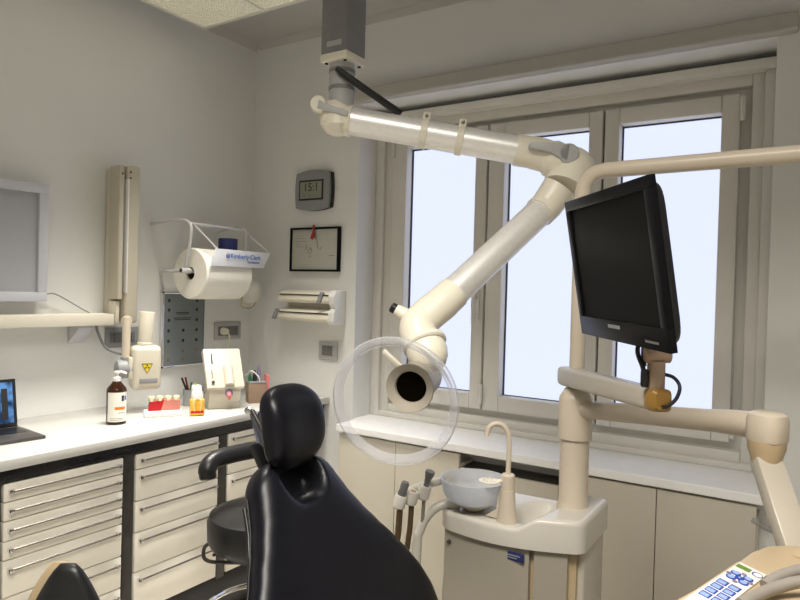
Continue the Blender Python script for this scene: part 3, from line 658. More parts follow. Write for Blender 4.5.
# cream dispensing machine
mc = V((0.385, -0.535, CZ))
t = thing('countertop_machine', mc, 'cream slant-faced dispensing machine with pink nozzle on the worktop', 'machine')
ma = V((0.5, 0.866, 0)).normalized(); mb = V((0.866, -0.5, 0)).normalized()       # ma across, mb towards the room
hw = 0.068
def mpt(a, b, z): return mc + ma * a + mb * b + Z * (z * 1.12)
lowp = [(0.052, 0.0), (0.052, 0.028), (0.066, 0.036), (0.074, 0.062), (0.074, 0.084), (-0.02, 0.19), (-0.055, 0.19), (-0.06, 0.0)]
body = obj('body', prism(new(), [mpt(-hw, b * 0.85, z) for b, z in lowp], ma * 2 * hw, 0.004), M_IVORY, t)
f0, f1 = V((0.064, 0.082)), V((-0.028, 0.222))
obj('sloping_lid', prism(new(), [mpt(-hw - 0.012, 0.072, 0.078), mpt(-hw - 0.012, 0.075, 0.088), mpt(-hw - 0.018, -0.018, 0.232), mpt(-hw - 0.018, -0.06, 0.215)], ma * (2 * hw + 0.026), 0.003), M_IVORY, t)
ln = (mb * 0.144 + Z * 0.093).normalized(); lu = (Z * 0.144 - mb * 0.093).normalized()
lcn = mpt(0, 0.030, 0.160) 
bm = new(); q0 = lcn + ma * 0.015 - lu * 0.085; q1 = lcn + ma * 0.015 + lu * 0.012
tube(bm, [q0, q0 + (q1 - q0) * 0.9, q1], [0.021, 0.021, 0.014], 20); obj('bulge', bm, M_IVORY, t)
obj('vent_slot', obox(new(), lcn - ma * 0.052 + lu * 0.045 + ln * 0.002, ma, lu, ln, (0.006, 0.050, 0.004), 0.001), M_INK, t)
obj('button', lathe(new(), [(0.007, 0), (0.007, 0.003), (0.003, 0.0035)], lcn - ma * 0.055 - lu * 0.068, ln, 14), M_INK, t)
bm = new()
for k in range(4): obox(bm, lcn - ma * 0.056 - lu * (0.01 + 0.011 * k) + ln * 0.001, ma, lu, ln, (0.007, 0.003, 0.002))
obj('printed_marks', bm, M_GREYPL, t)
bm = new(); nz = mpt(0.012, 0.072, 0.066)
lathe(bm, [(0.017, 0.0), (0.017, 0.006), (0.010, 0.010)], nz, (mb * 0.9 - Z * 0.1), 18); obj('nozzle_collar', bm, M_KEYGREY, t)
obj('nozzle', tube(new(), [nz + mb * 0.004, nz + mb * 0.012 - Z * 0.010, nz + mb * 0.012 - Z * 0.030], [0.011, 0.011, 0.005], 14), M_ROSE, t)
# organiser box with brushes
oc = V((0.405, -0.345, CZ))
t = thing('organiser_box', oc, 'brown and pink organiser box beside the cream machine', 'box')
obj('box', obox(new(), oc + Z * 0.045, va, vb, Z, (0.085, 0.07, 0.09), 0.003), M_BROWN, t)
obj('pink_side', obox(new(), oc + va * 0.048 + Z * 0.065, va, vb, Z, (0.012, 0.072, 0.130), 0.003), M_ROSE, t)
obj('lid', obox(new(), oc + Z * 0.095, va, vb, Z, (0.08, 0.07, 0.008), 0.002), M_GREYPL, t)
for k, (q, hh, m, lb_) in enumerate(((-0.028, 0.135, M_GREEN, 'green brush handle lying in the organiser box'), (-0.008, 0.150, M_INK, 'black brush standing in the organiser box'), (0.010, 0.175, M_KEYGREY, 'violet handled brush standing tallest in the organiser box'))):
    p = obj('brush', tube(new(), [oc + va * q + Z * 0.100, oc + va * (q * 1.1) + Z * (hh * 0.8), oc + va * (q * 1.15) + Z * hh], [0.010, 0.010, 0.004], 10), m)
    tag(p, lb_, 'brush', 'brushes in the organiser box')
obj('cable', tube(new(), spline([oc - va * 0.05 + Z * 0.125, oc - va * 0.03 + Z * 0.150 + vb * 0.03, oc - va * 0.0 + Z * 0.125 + vb * 0.04, oc + va * 0.01 + Z * 0.098 + vb * 0.036], 5), 0.003, 8), M_WHITE, t)

# ================================================================== EXTRACTION ARM FROM THE CEILING
t = thing('extraction_arm', (1.40, -1.06, H), 'ceiling-hung extraction arm with cream joints and round clear hood', 'extraction arm')
dx0, dx1, dy0, dy1 = 1.376, 1.468, -1.096, -1.004
obj('ceiling_duct', box(new(), (dx0, dy0, 2.100), (dx1, dy1, H - 0.001), 0.003), M_DUCT, t)
pl = obj('duct_plate', box(new(), (dx0 - 0.002, dy0 - 0.002, 2.076), (dx1 + 0.002, dy1 + 0.002, 2.100), 0.004), M_CREAM, t)
bm = new()
for xx in (dx0 + 0.012, dx1 - 0.012):
    for yy in (dy0 + 0.012, dy1 - 0.012): lathe(bm, [(0.005, 0), (0.005, -0.004)], (xx, yy, 2.077), Z, 8)
obj('screw', bm, M_INK, pl)
obj('maker_plate', box(new(), (dx0 + 0.022, dy0 - 0.0012, 2.117), (dx0 + 0.075, dy0, 2.132), 0.0003), M_DUCT2, t)
vc = V((1.420, -1.050, 0))
vp = obj('drop_pipe', lathe(new(), [(0.037, 1.95), (0.037, 2.078)], vc, Z, 32), M_DUCT2, t)
for zz in (2.005, 2.055): obj('pipe_band', lathe(new(), [(0.0372, -0.006), (0.0385, -0.005), (0.0385, 0.005), (0.0372, 0.006)], vc + Z * zz, Z, 32), M_DUCT, vp)
A0 = V((1.401, -1.058, 1.922)); A1 = V((1.868, -0.798, 1.836)); ad = (A1 - A0).normalized()
ax_, ay_, _ = frame_of(ad)       # ax_ = horizontal side (towards camera or away)
side = ad.cross(Z).normalized(); side = side if side.y < 0 else -side       # towards the viewer
upn = side.cross(ad); upn = upn if upn.z > 0 else -upn
# knuckle A
bm = new(); tube(bm, [A0 - ad * 0.040, A0 - ad * 0.034, A0 - ad * 0.018, A0 + ad * 0.01, A0 + ad * 0.052], [0.014, 0.028, 0.040, 0.0455, 0.0455], 32)
AK = A0 + V((0.010, 0.006, 0))
lathe(bm, [(0.002, -0.053), (0.020, -0.0505), (0.034, -0.043), (0.045, -0.030), (0.050, -0.026), (0.050, -0.020), (0.0475, -0.014), (0.0485, 0.0), (0.047, 0.022), (0.041, 0.036), (0.037, 0.044)], AK, Z, 36)
ka = obj('knuckle', bm, M_CREAM, t)
bm = new(); c0 = A0 + side * 0.046 - ad * 0.044 + upn * 0.022
lathe(bm, [(0.022, -0.03), (0.024, -0.02), (0.024, 0.0), (0.021, 0.004)], c0, side, 24); obj('cap', bm, M_CREAM, ka)
bm = new(); e0 = c0 + side * 0.006
prism(bm, [e0 + upn * 0.012, e0 + ad * 0.03 + upn * 0.002, e0 + ad * 0.090 - upn * 0.006, e0 + ad * 0.092 - upn * 0.022, e0 + ad * 0.035 - upn * 0.018, e0 - upn * 0.016], -side * 0.020, 0.003); obj('cover_strip', bm, M_DUCT2, ka)
# upper tube
obj('upper_tube', tube(new(), [A0 + ad * 0.045, A1 + ad * 0.01], 0.0405, 40), M_ALU, t)
def clamp(p, d, r):
    a, b, d = frame_of(d); c = obj('clamp', lathe(new(), [(r + 0.0004, -0.010), (r + 0.004, -0.009), (r + 0.004, 0.009), (r + 0.0004, 0.010)], p, d, 36, cap=False), M_CREAM, t)
    bm = new(); top = p + upn * (r + 0.005) + side * 0.012
    obox(bm, top + side * 0.008, side, d, upn, (0.018, 0.022, 0.022), 0.004); obox(bm, top - side * 0.020, side, d, upn, (0.014, 0.022, 0.018), 0.004)
    obj('clamp_lug', bm, M_CREAM, c)
    obj('clamp_screw', lathe(new(), [(0.0055, 0), (0.0055, 0.005), (0.003, 0.006)], top + side * 0.0165, side, 10), M_STEEL, c)
Ltot = (A1 - A0).length
clamp(A0 + ad * Ltot * 0.495, ad, 0.0405); clamp(A0 + ad * Ltot * 0.690, ad, 0.0405)
obj('gas_spring', tube(new(), [(1.436, -1.098, 2.050), (1.446, -1.090, 2.040), (1.556, -0.985, 1.950), (1.575, -0.967, 1.935)], [0.007, 0.0105, 0.0105, 0.0105], 14), M_BLACK, t)
# elbow B
B1 = V((1.953, -0.757, 1.812)); B2 = V((2.008, -0.735, 1.772)); B3 = V((1.985, -0.765, 1.716)); B4 = V((1.945, -0.803, 1.655))
bm = new(); tube(bm, spline([A1 - ad * 0.004, A1 + ad * 0.05, B1 + V((0, 0, 0.002)), B2 + V((-0.004, 0, 0.006)), B3 + V((0.012, 0.004, 0.008))], 6), [0.0455] * 6 + [0.047] * 6 + [0.053] * 6 + [0.059] * 6 + [0.060], 32)
BS = V((2.003, -0.725, 1.780)); bmesh.ops.create_uvsphere(bm, u_segments=36, v_segments=20, radius=0.068, matrix=Matrix.Translation(BS))
kb = obj('knuckle', bm, M_CREAM, t)
lowd = (V((1.801, -1.084, 1.398)) - B4).normalized()
bm = new(); cB = B3 + lowd * 0.0
lathe(bm, [(0.050, -0.03), (0.064, -0.012), (0.068, -0.006), (0.068, 0.002), (0.060, 0.006), (0.045, 0.018)], BS - Z * 0.036 + V((-0.006, 0, 0)), lowd * 0.35 + V((0, 0, -0.8)), 36); obj('knuckle_rim', bm, M_CREAM, kb)
bm = new(); c0 = V((2.018, -0.788, 1.815))
lathe(bm, [(0.028, -0.03), (0.028, 0.002), (0.024, 0.005)], c0, side, 24); obj('cap', bm, M_DUCT2, kb)
e0 = c0 + side * 0.005
bm = new(); prism(bm, [e0 + upn * 0.026, e0 - ad * 0.03 + upn * 0.023, e0 - ad * 0.112 + upn * 0.012, e0 - ad * 0.112 - upn * 0.004, e0 - ad * 0.05 - upn * 0.006, e0 - ad * 0.02 - upn * 0.018, e0 - upn * 0.024], -side * 0.024, 0.003); obj('cover_strip', bm, M_DUCT2, kb)
bm = new(); tube(bm, [B3 + V((0.0, 0.0, 0.01)), B4 + lowd * -0.03, B4 + lowd * 0.004], [0.048, 0.0450, 0.0445], 30); obj('sleeve', bm, M_CREAM, t)
# lower tube
C0 = V((1.797, -1.090, 1.392))
obj('lower_tube', tube(new(), [B4, C0], 0.0400, 40), M_ALU, t)
# wrist
cd_ = lowd
C1 = V((1.764, -1.146, 1.340)); C2 = V((1.780, -1.166, 1.300)); C3 = V((1.812, -1.170, 1.264))
bm = new(); tube(bm, spline([C0 - cd_ * 0.045, C0 - cd_ * 0.004, C1, C2, C3], 6), [0.0440] * 6 + [0.0450] * 6 + [0.048] * 6 + [0.048] * 6 + [0.047], 30)
kc = obj('knuckle', bm, M_CREAM, t)
fdir = V((0.55, -0.30, -0.72)).normalized()
bm = new(); lathe(bm, [(0.045, -0.012), (0.054, -0.008), (0.056, -0.002), (0.056, 0.004), (0.052, 0.008)], C2 + V((0.012, 0, -0.010)), fdir, 36); obj('knuckle_rim', bm, M_CREAM, kc)
bm = new(); lathe(bm, [(0.050, -0.01), (0.051, 0.010), (0.046, 0.030), (0.034, 0.048), (0.016, 0.057)], C3 + V((-0.012, 0.0, 0.012)), fdir, 32); obj('ball_joint', bm, M_CREAM, t)
kn = V((1.742, -1.155, 1.352)); kd = V((-0.66, -0.36, 0.42)).normalized()
bm = new(); tube(bm, [kn, kn + kd * 0.03, kn + kd * 0.044], [0.018, 0.017, 0.014], 20); obj('knob_stem', bm, M_CREAM, kc)
bm = new(); lathe(bm, [(0.010, 0.04), (0.0135, 0.042), (0.0135, 0.055), (0.010, 0.058)], kn, kd, 14); obj('knob', bm, M_BLACK, kc)
# nozzle
ND = V((0.26, -0.955, -0.13)).normalized()
NO = V((1.820, -1.277, 1.196))
bm = new(); lathe(bm, [(0.046, -0.125), (0.048, -0.115), (0.048, -0.03), (0.055, -0.012), (0.0575, 0.0), (0.056, 0.004), (0.0385, -0.006), (0.037, -0.012), (0.035, -0.11)], NO, ND, 40, cap=False); nzl = obj('nozzle', bm, mat('taupe_plastic', (0.36, 0.32, 0.26), 0.4, noise=0.02), t)
obj('nozzle_bore', lathe(new(), [(0.037, -0.020), (0.037, -0.014)], NO, ND, 32), mat('bore_black', (0.004, 0.003, 0.002), 0.9, noise=0.1, spec=0.0), nzl)
obj('handle_tab', prism(new(), [NO - ND * 0.05 + V((-0.03, 0, 0.035)), NO - ND * 0.05 + V((-0.045, 0.0, 0.025)), NO - ND * 0.02 + V((-0.085, 0, 0.075)), NO - ND * 0.02 + V((-0.078, 0.0, 0.083))], ND * 0.014, 0.003), M_CREAM, t)
# hood
HO = NO + ND * 0.0
HC = V((-0.024, 0, -0.020))
bm = new(); rings = []
a_, b_, d_ = frame_of(ND)
for r, hgt in ((0.058, -0.006), (0.075, 0.004), (0.10, 0.020), (0.128, 0.036), (0.142, 0.046)):
    k = max(0, (r - 0.058) / 0.08)
    rings.append([NO + HC * k + ND * hgt + (a_ * math.cos(2 * PI * q / 64) + b_ * math.sin(2 * PI * q / 64)) * r for q in range(64)])
loft(bm, rings, cap=False); hood = obj('hood', bm, G_HOOD, t, 60)
bm = new(); rings = []
for r, hgt in ((0.128, 0.040), (0.131, 0.050), (0.137, 0.056), (0.145, 0.056), (0.150, 0.050), (0.148, 0.043), (0.139, 0.040)):
    rings.append([NO + HC * 1.0 + ND * hgt + (a_ * math.cos(2 * PI * q / 72) + b_ * math.sin(2 * PI * q / 72)) * r for q in range(72)])
loft(bm, rings, closed=True); obj('hood_rim', bm, G_RIM, hood, 60)

# ================================================================== DENTAL UNIT
t = thing('dental_unit', (2.0, -0.86, 0), 'beige dental unit with frosted spittoon bowl, column and swing arms', 'dental unit')
UX0, UX1 = 1.748, 2.142
def yf(x):
    q = (x - UX0) / (UX1 - UX0); return -1.000 + 0.040 * q - 0.045 * math.sin(min(1, max(0, q)) * PI)
def yb(x):
    q = (x - UX0) / (UX1 - UX0); return -0.74 + 0.02 * q
def sm(a, b, x):
    q = min(1, max(0, (x - a) / (b - a))); return q * q * (3 - 2 * q)
def ztop(x, y):
    z = 0.830 + 0.030 * sm(1.990, 2.050, x - 0.15 * (y + 0.95))
    dx, dy = (x - 1.982) / 0.062, (y + 0.87) / 0.11
    q = math.hypot(dx, dy)
    z -= 0.042 * (1 - sm(0.45, 1.05, q))
    return z
bm = new(); NXg, NYg = 56, 40; R0 = 0.014; grid = []
def edge_round(u, L):     # distance from the edge -> inset factor
    d = min(u, 1 - u) * L
    return 0 if d >= R0 else R0 - math.sqrt(max(0, R0 * R0 - (R0 - d) ** 2))
def warp(q, L):           # denser near the ends
    return q
us = [0, 0.004, 0.010, 0.018, 0.028, 0.037] + [0.05 + 0.90 * k / 44 for k in range(45)] + [0.963, 0.972, 0.982, 0.990, 0.996, 1]
for u in us:
    x = UX0 + (UX1 - UX0) * u; row = []
    # plan rounding of the corners
    cr = 0.05 if u < 0.5 else 0.022
    e = min(u, 1 - u) * (UX1 - UX0); ins = 0 if e >= cr else cr - math.sqrt(max(0, cr * cr - (cr - e) ** 2))
    ya, yc = yf(x) + ins, yb(x) - ins
    for v in us:
        y = ya + (yc - ya) * v
        row.append(bm.verts.new((x, y, ztop(x, y) - edge_round(u, UX1 - UX0) - edge_round(v, yc - ya))))
    grid.append(row)
n = len(us)
for i in range(n - 1):
    for j in range(n - 1): bm.faces.new((grid[i][j], grid[i + 1][j], grid[i + 1][j + 1], grid[i][j + 1]))
loop = [grid[i][0] for i in range(n)] + [grid[n - 1][j] for j in range(1, n)] + [grid[i][n - 1] for i in range(n - 2, -1, -1)] + [grid[0][j] for j in range(n - 2, 0, -1)]
low = [bm.verts.new((v.co.x, v.co.y, 0.780)) for v in loop]
for i in range(len(loop)): j = (i + 1) % len(loop); bm.faces.new((loop[i], low[i], low[j], loop[j]))
bm.faces.new(low)
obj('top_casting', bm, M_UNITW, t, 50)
# cabinet below
def unit_slab(x0, x1, off, back, z0, z1, n=14):
    pts = [(x0 + (x1 - x0) * k / n, yf(x0 + (x1 - x0) * k / n) + off, z0) for k in range(n + 1)] + [(x1, back, z0), (x0, back, z0)]
    return prism(new(), pts, (0, 0, z1 - z0))
obj('core', unit_slab(1.785, 2.120, 0.028, -0.755, 0.02, 0.782), M_CREAM2, t)
dr = obj('door', unit_slab(1.772, 2.016, 0.012, -0.93, 0.06, 0.776), M_UNITSHADE, t)
obj('side_panel', unit_slab(2.028, 2.104, 0.012, -0.93, 0.06, 0.776), M_UNITSHADE, t)
obj('corner_column', box(new(), (2.112, -0.930, 0.0), (2.136, -0.745, 0.782), 0.01, 3), M_UNIT, t)
lk = V((1.790, yf(1.790) + 0.010, 0.745))
obj('lock', lathe(new(), [(0.006, 0), (0.006, 0.006), (0.003, 0.007)], lk, -Y, 14), M_STEEL, dr)
bx = 1.985; by = yf(bx) + 0.0115
badge = obj('badge', box(new(), (bx - 0.028, by - 0.0035, 0.743), (bx + 0.022, by + 0.002, 0.765), 0.001), M_NAVY, dr)
bm = new(); box(bm, (bx - 0.022, by - 0.0042, 0.755), (bx + 0.012, by - 0.0034, 0.758)); box(bm, (bx - 0.022, by - 0.0042, 0.749), (bx + 0.004, by - 0.0034, 0.7515)); obj('badge_print', bm, M_GREYPL, badge)
obj('drain_tube', tube(new(), [(1.762, -0.95, 0.78), (1.761, -0.965, 0.6), (1.761, -0.965, 0.05)], 0.006, 8), M_GREYHOSE, t)
# bowl
bc2 = V((1.838, -0.955, 0.834))
obj('bowl_foot', lathe(new(), [(0.030, 0.0), (0.034, 0.004), (0.055, 0.016), (0.058, 0.022)], bc2, Z, 32), M_UNIT, t)
bm = new(); lathe(bm, [(0.055, 0.019), (0.075, 0.027), (0.086, 0.048), (0.093, 0.083), (0.0905, 0.083), (0.083, 0.049), (0.072, 0.030), (0.02, 0.024), (0.001, 0.024)], bc2, Z, 40, cap=False)
obj('bowl', bm, G_BOWL, t)
# cup filler post with spout and tray leaf
pp = V((1.948, -0.985, 0.828))
bm = new(); lathe(bm, [(0.028, 0.0), (0.027, 0.004), (0.0225, 0.03), (0.0195, 0.075), (0.0193, 0.085)], pp, Z, 28)
fp = obj('filler_post', bm, M_BEIGE, t)
obj('post_cap', lathe(new(), [(0.0178, 0.085), (0.0178, 0.122), (0.014, 0.126), (0.008, 0.1265)], pp, Z, 28), M_BEIGE, fp)
obj('web', prism(new(), [pp + V((-0.025, 0.005, 0.075)), pp + V((-0.028, 0.005, 0.03)), pp + V((-0.06, 0.005, 0.006)), pp + V((0, 0.005, 0.004)), pp + V((0, 0.005, 0.08))], (0, -0.012, 0), 0.003), M_BEIGE, fp)
sx = V((-0.83, -0.50, 0)).normalized()
obj('spout', tube(new(), spline([pp + Z * 0.122, pp + Z * 0.21, pp + Z * 0.244 + sx * 0.010, pp + Z * 0.256 + sx * 0.031, pp + Z * 0.246 + sx * 0.052, pp + Z * 0.224 + sx * 0.058], 6), 0.0066, 14), M_BEIGE, fp)
lf = pp + sx * 0.048 + Z * 0.104
bm = new(); prism(bm, [lf + V((math.cos(q * PI / 12) * 0.028, math.sin(q * PI / 12) * 0.026, 0)) for q in range(24)], Z * 0.0035, 0.001); obox(bm, lf - sx * 0.024 + Z * 0.003, sx, Z.cross(sx), Z, (0.03, 0.014, 0.006), 0.002)
leaf = obj('cup_rest', bm, M_CREAM, fp)
bm = new()
for q in range(8): lathe(bm, [(0.003, 0), (0.003, 0.0006)], lf + V((math.cos(q * PI / 4) * 0.015, math.sin(q * PI / 4) * 0.015, 0.0035)), Z, 8)
obj('cup_rest_hole', bm, M_BEIGE, leaf)
# column and pole
cc = V((2.074, -0.836, 0))
obj('column', lathe(new(), [(0.044, 0.850), (0.040, 0.866), (0.038, 0.875), (0.038, 1.06)], cc, Z, 36), M_BEIGE, t)
obj('collar', lathe(new(), [(0.038, 1.035), (0.0445, 1.04), (0.0445, 1.145), (0.042, 1.152), (0.030, 1.172), (0.022, 1.176)], cc, Z, 36), M_BEIGE, t)
px0, pz = cc.x, 1.745
obj('lamp_pole', tube(new(), [cc + Z * 1.15, cc + Z * 1.684] + spline([cc + Z * 1.689, cc + V((0.006, 0.0, 1.719)), cc + V((0.028, 0.0, 1.743)), cc + V((0.060, -0.002, 1.751))], 5) + [cc + V((0.56, -0.02, 1.752)), cc + V((0.9, -0.035, 1.750))], 0.0205, 24), M_BEIGE, t)
# delivery arm
dl0 = cc + Z * 1.118; dl1 = V((2.505, -1.085, 1.174))
bm = new(); tube(bm, [dl0, dl0 + (dl1 - dl0) * 0.12, dl0 + (dl1 - dl0) * 0.5, dl1], [0.026, 0.0235, 0.0235, 0.0245], 24)
obj('delivery_arm', bm, M_BEIGE, t)
ec = V((2.534, -1.114, 0))
bm = new(); rings = []
for h_, s_ in ((1.150, 0.96), (1.154, 1.0), (1.190, 1.0), (1.201, 0.92), (1.206, 0.70)):
    ring_p = []
    dd = (dl1 - dl0); dd.z = 0; dd.normalize(); nn = V((-dd.y, dd.x, 0))
    for k in range(28):
        q = 2 * PI * k / 28; ring_p.append(ec + dd * 0.035 * sgp(math.cos(q), 0.75) * s_ + nn * 0.033 * sgp(math.sin(q), 0.75) * s_ + Z * h_)
    rings.append(ring_p)
loft(bm, rings); tube(bm, [dl0 + (dl1 - dl0) * 0.84, dl0 + (dl1 - dl0) * 0.93, dl1 + dd * 0.02], [0.0240, 0.0262, 0.0275], 20); obj('arm_elbow', bm, M_BEIGE, t)
obj('elbow_cup', lathe(new(), [(0.027, 1.108), (0.0275, 1.116), (0.034, 1.136), (0.0345, 1.151)], ec, Z, 30), M_CREAM2, t)
fa0 = V((2.534, -1.118, 1.112)); fa1 = V((2.600, -1.240, 0.960))
fd = (fa1 - fa0).normalized(); fs = V((0.86, 0.51, 0)); fs = (fs - fd * fs.dot(fd)).normalized(); fn = fd.cross(fs)
obj('tray_arm', obox(new(), (fa0 + fa1) / 2, fd, fs, fn, ((fa1 - fa0).length, 0.050, 0.034), 0.004), M_UNIT, t)
# monitor arm
m0 = V((2.030, -0.792, 1.199)); m1 = V((2.350, -1.240, 1.226)); md = (m1 - m0).normalized(); ms = md.cross(Z).normalized(); mu = ms.cross(md)
bm = new(); rings = []
for q, wd, hg in ((0.0, 0.014, 0.022), (0.012, 0.026, 0.026), (0.06, 0.029, 0.0265), (0.9, 0.022, 0.0225), (1.0, 0.020, 0.0215)):
    c = m0 + (m1 - m0) * q
    rings.append([c + ms * wd * sgp(math.cos(2 * PI * k / 24), 0.5) + mu * hg * sgp(math.sin(2 * PI * k / 24), 0.5) for k in range(24)])
loft(bm, rings); obj('monitor_arm', bm, M_UNIT, t)
bm = new(); rings = []
for q, wd, hg in ((0.0, 0.0202, 0.0217), (0.012, 0.0208, 0.0225), (0.032, 0.020, 0.0215), (0.040, 0.014, 0.016)):
    c = m1 + md * (q - 0.004)
    rings.append([c + ms * wd * sgp(math.cos(2 * PI * k / 24), 0.45) + mu * hg * sgp(math.sin(2 * PI * k / 24), 0.45) for k in range(24)])
loft(bm, rings); mt = obj('monitor_arm_tip', bm, M_AMBER, t)
# suction holder
hp = obj('holder_rail', tube(new(), spline([(1.682, -1.085, 0.872), (1.715, -1.035, 0.890), (1.736, -0.985, 0.894), (1.752, -0.90, 0.890), (1.775, -0.85, 0.870), (1.785, -0.84, 0.815)], 6), 0.0115, 14), M_UNITW, t)
for k, (p, m) in enumerate(((V((1.697, -1.108, 0.868)), 0), (V((1.716, -1.080, 0.874)), 1), (V((1.735, -1.048, 0.884)), 2))):
    bm = new(); lathe(bm, [(0.0135, -0.022), (0.017, -0.018), (0.0175, 0.010), (0.0145, 0.015)], p, V((0.25, 0.05, 1)), 16)
    obj('holder_clip', bm, M_UNITW, t)
    if k != 1:
        nb = obj('suction_tip', lathe(new(), [(0.010, 0.005), (0.0125, 0.018), (0.0105, 0.030), (0.0115, 0.044), (0.0085, 0.052), (0.005, 0.0515)] if k == 0 else [(0.008, 0.0), (0.007, 0.022), (0.010, 0.040), (0.0135, 0.052), (0.0125, 0.058), (0.004, 0.057)], p, V((0.28, 0.06, 1)), 16), M_MIDGREY, t)
    else: nb = obj('holder_hole', lathe(new(), [(0.008, 0.015), (0.008, 0.0157)], p, V((0.25, 0.05, 1)), 14), M_AMBER, t)
    obj('hose', tube(new(), spline([p - Z * 0.015, p + V((-0.006, 0.005, -0.08)), p + V((-0.018, 0.012, -0.22)), p + V((0.0, 0.05, -0.5)), p + V((0.09, 0.10, -0.72))], 7), (0.0085, 0.0075, 0.005)[k], 12), (M_BROWNHOSE, M_BROWNHOSE, M_GREYHOSE)[k], t)
obj('support_tube', tube(new(), spline([(1.80, -0.965, 0.836), (1.772, -0.990, 0.842), (1.742, -1.02, 0.822), (1.722, -1.042, 0.775), (1.717, -1.048, 0.70), (1.717, -1.048, 0.25), (1.79, -0.97, 0.15)], 8), 0.0125, 16), M_UNITW, t)

# ================================================================== MONITOR
TL, TR, BR, BL = V((2.114, -1.118, 1.628)), V((2.363, -1.434, 1.625)), V((2.406, -1.412, 1.325)), V((2.165, -1.090, 1.337))
ex = ((TR - TL) + (BR - BL)).normalized(); ey = ((TL - BL) + (TR - BR)); ey = (ey - ex * ey.dot(ex)).normalized(); ez = ex.cross(ey)     # ez towards the viewer side of the screen
mcn = (TL + TR + BR + BL) / 4; MW, MH = 0.402, 0.300
t = thing('monitor', mcn - ey * 0.15, 'black flat monitor tilted on the unit arm in front of the window', 'monitor')
def mp_(a, b, c): return mcn + ex * a + ey * b + ez * c
bm = new()
for a0_, a1_, b0_, b1_ in ((-MW / 2, MW / 2, MH / 2 - 0.022, MH / 2), (-MW / 2, MW / 2, -MH / 2, -MH / 2 + 0.042), (-MW / 2, -MW / 2 + 0.022, -MH / 2 + 0.042, MH / 2 - 0.022), (MW / 2 - 0.022, MW / 2, -MH / 2 + 0.042, MH / 2 - 0.022)):
    obox(bm, mp_((a0_ + a1_) / 2, (b0_ + b1_) / 2, -0.007), ex, ey, ez, (a1_ - a0_, b1_ - b0_, 0.014), 0.0012)
bz = obj('bezel', bm, M_GLOSSBLACK, t)
obj('screen', obox(new(), mp_(0, 0.010, -0.008), ex, ey, ez, (MW - 0.04, MH - 0.06, 0.008)), M_SCREEN, t)
bm = new(); rings = []
for c_, s_ in ((-0.010, 0.997), (-0.020, 0.99), (-0.029, 0.96), (-0.036, 0.85), (-0.040, 0.6)):
    rings.append([mp_(MW / 2 * s_ * sgp(math.cos(2 * PI * k / 40), 0.22), MH / 2 * s_ * sgp(math.sin(2 * PI * k / 40), 0.22), c_) for k in range(40)])
loft(bm, rings); obj('back_shell', bm, M_BLACK, t, 30)
obj('maker_mark', obox(new(), mp_(-0.015, -MH / 2 + 0.030, 0.0004), ex, ey, ez, (0.055, 0.007, 0.001)), M_GREYPL, bz)
obj('button_strip', obox(new(), mp_(MW / 2 - 0.06, -MH / 2 + 0.014, 0.0004), ex, ey, ez, (0.05, 0.004, 0.001)), M_MIDGREY, bz)
nk = V((2.352, -1.246, 0))
bm = new(); tube(bm, [nk + Z * 1.245, nk + Z * 1.30], 0.0165, 18); lathe(bm, [(0.010, -0.026), (0.016, -0.024), (0.016, 0.024), (0.010, 0.026)], nk + Z * 1.312, r_, 18)
obox(bm, nk + Z * 1.322 - V((0.005, 0, 0)), ex, ey, ez, (0.026, 0.05, 0.022), 0.004)
obj('neck', bm, mat('tan_plastic', (0.34, 0.245, 0.17), 0.35, noise=0.05), t)
bm = new(); tube(bm, spline([nk + V((-0.035, 0.02, 1.345)), nk + V((-0.034, -0.005, 1.315)), nk + V((-0.02, -0.018, 1.285)), nk + V((-0.016, -0.014, 1.25))], 6), 0.0045, 8)
tube(bm, spline([nk + V((-0.022, 0.02, 1.35)), nk + V((-0.024, -0.005, 1.32)), nk + V((-0.018, -0.016, 1.29))], 6), 0.004, 8)
lathe(bm, [(0.006, 0), (0.008, 0.004), (0.008, 0.03), (0.005, 0.034)], nk + V((-0.017, -0.015, 1.25)), Z, 10)
obj('cable', bm, M_BLACK, t)
obj('side_cable', tube(new(), spline([nk + V((0.010, 0.012, 1.275)), nk + V((0.030, 0.01, 1.270)), nk + V((0.042, 0.005, 1.255)), nk + V((0.040, -0.01, 1.235)), nk + V((0.028, -0.022, 1.220)), nk + V((0.018, -0.028, 1.217))], 6), 0.0035, 8), M_BLACK, t)

# ================================================================== DELIVERY TRAY
t = thing('delivery_console', (2.72, -1.48, 0.96), 'cream instrument console with blue keypad in front of the low cabinets', 'console')
TZ = 1.000
outline = [(2.418, -1.720), (2.424, -1.660), (2.442, -1.600), (2.464, -1.535), (2.486, -1.472), (2.508, -1.385), (2.525, -1.318), (2.545, -1.272), (2.575, -1.245), (2.63, -1.225), (2.85, -1.21), (2.93, -1.25), (2.95, -1.40), (2.95, -1.66), (2.92, -1.73), (2.50, -1.73)]
b2 = bmesh.new()
A = [b2.verts.new((x, y, 0.955)) for x, y in outline]; B = [b2.verts.new((x, y, TZ)) for x, y in outline]
b2.faces.new(list(reversed(A))); b2.faces.new(B)
for i in range(len(A)): j = (i + 1) % len(A); b2.faces.new((A[i], A[j], B[j], B[i]))
bmesh.ops.recalc_face_normals(b2, faces=b2.faces)
eds = [e for e in b2.edges if (e.verts[0].co.z > 0.99 and e.verts[1].co.z > 0.99) or (e.verts[0].co.z < 0.96 and e.verts[1].co.z < 0.96)]
bmesh.ops.bevel(b2, geom=eds, offset=0.009, segments=3, profile=0.5, affect='EDGES')
con = obj('shell', merge(new(), b2), M_CREAM2, t, 50)
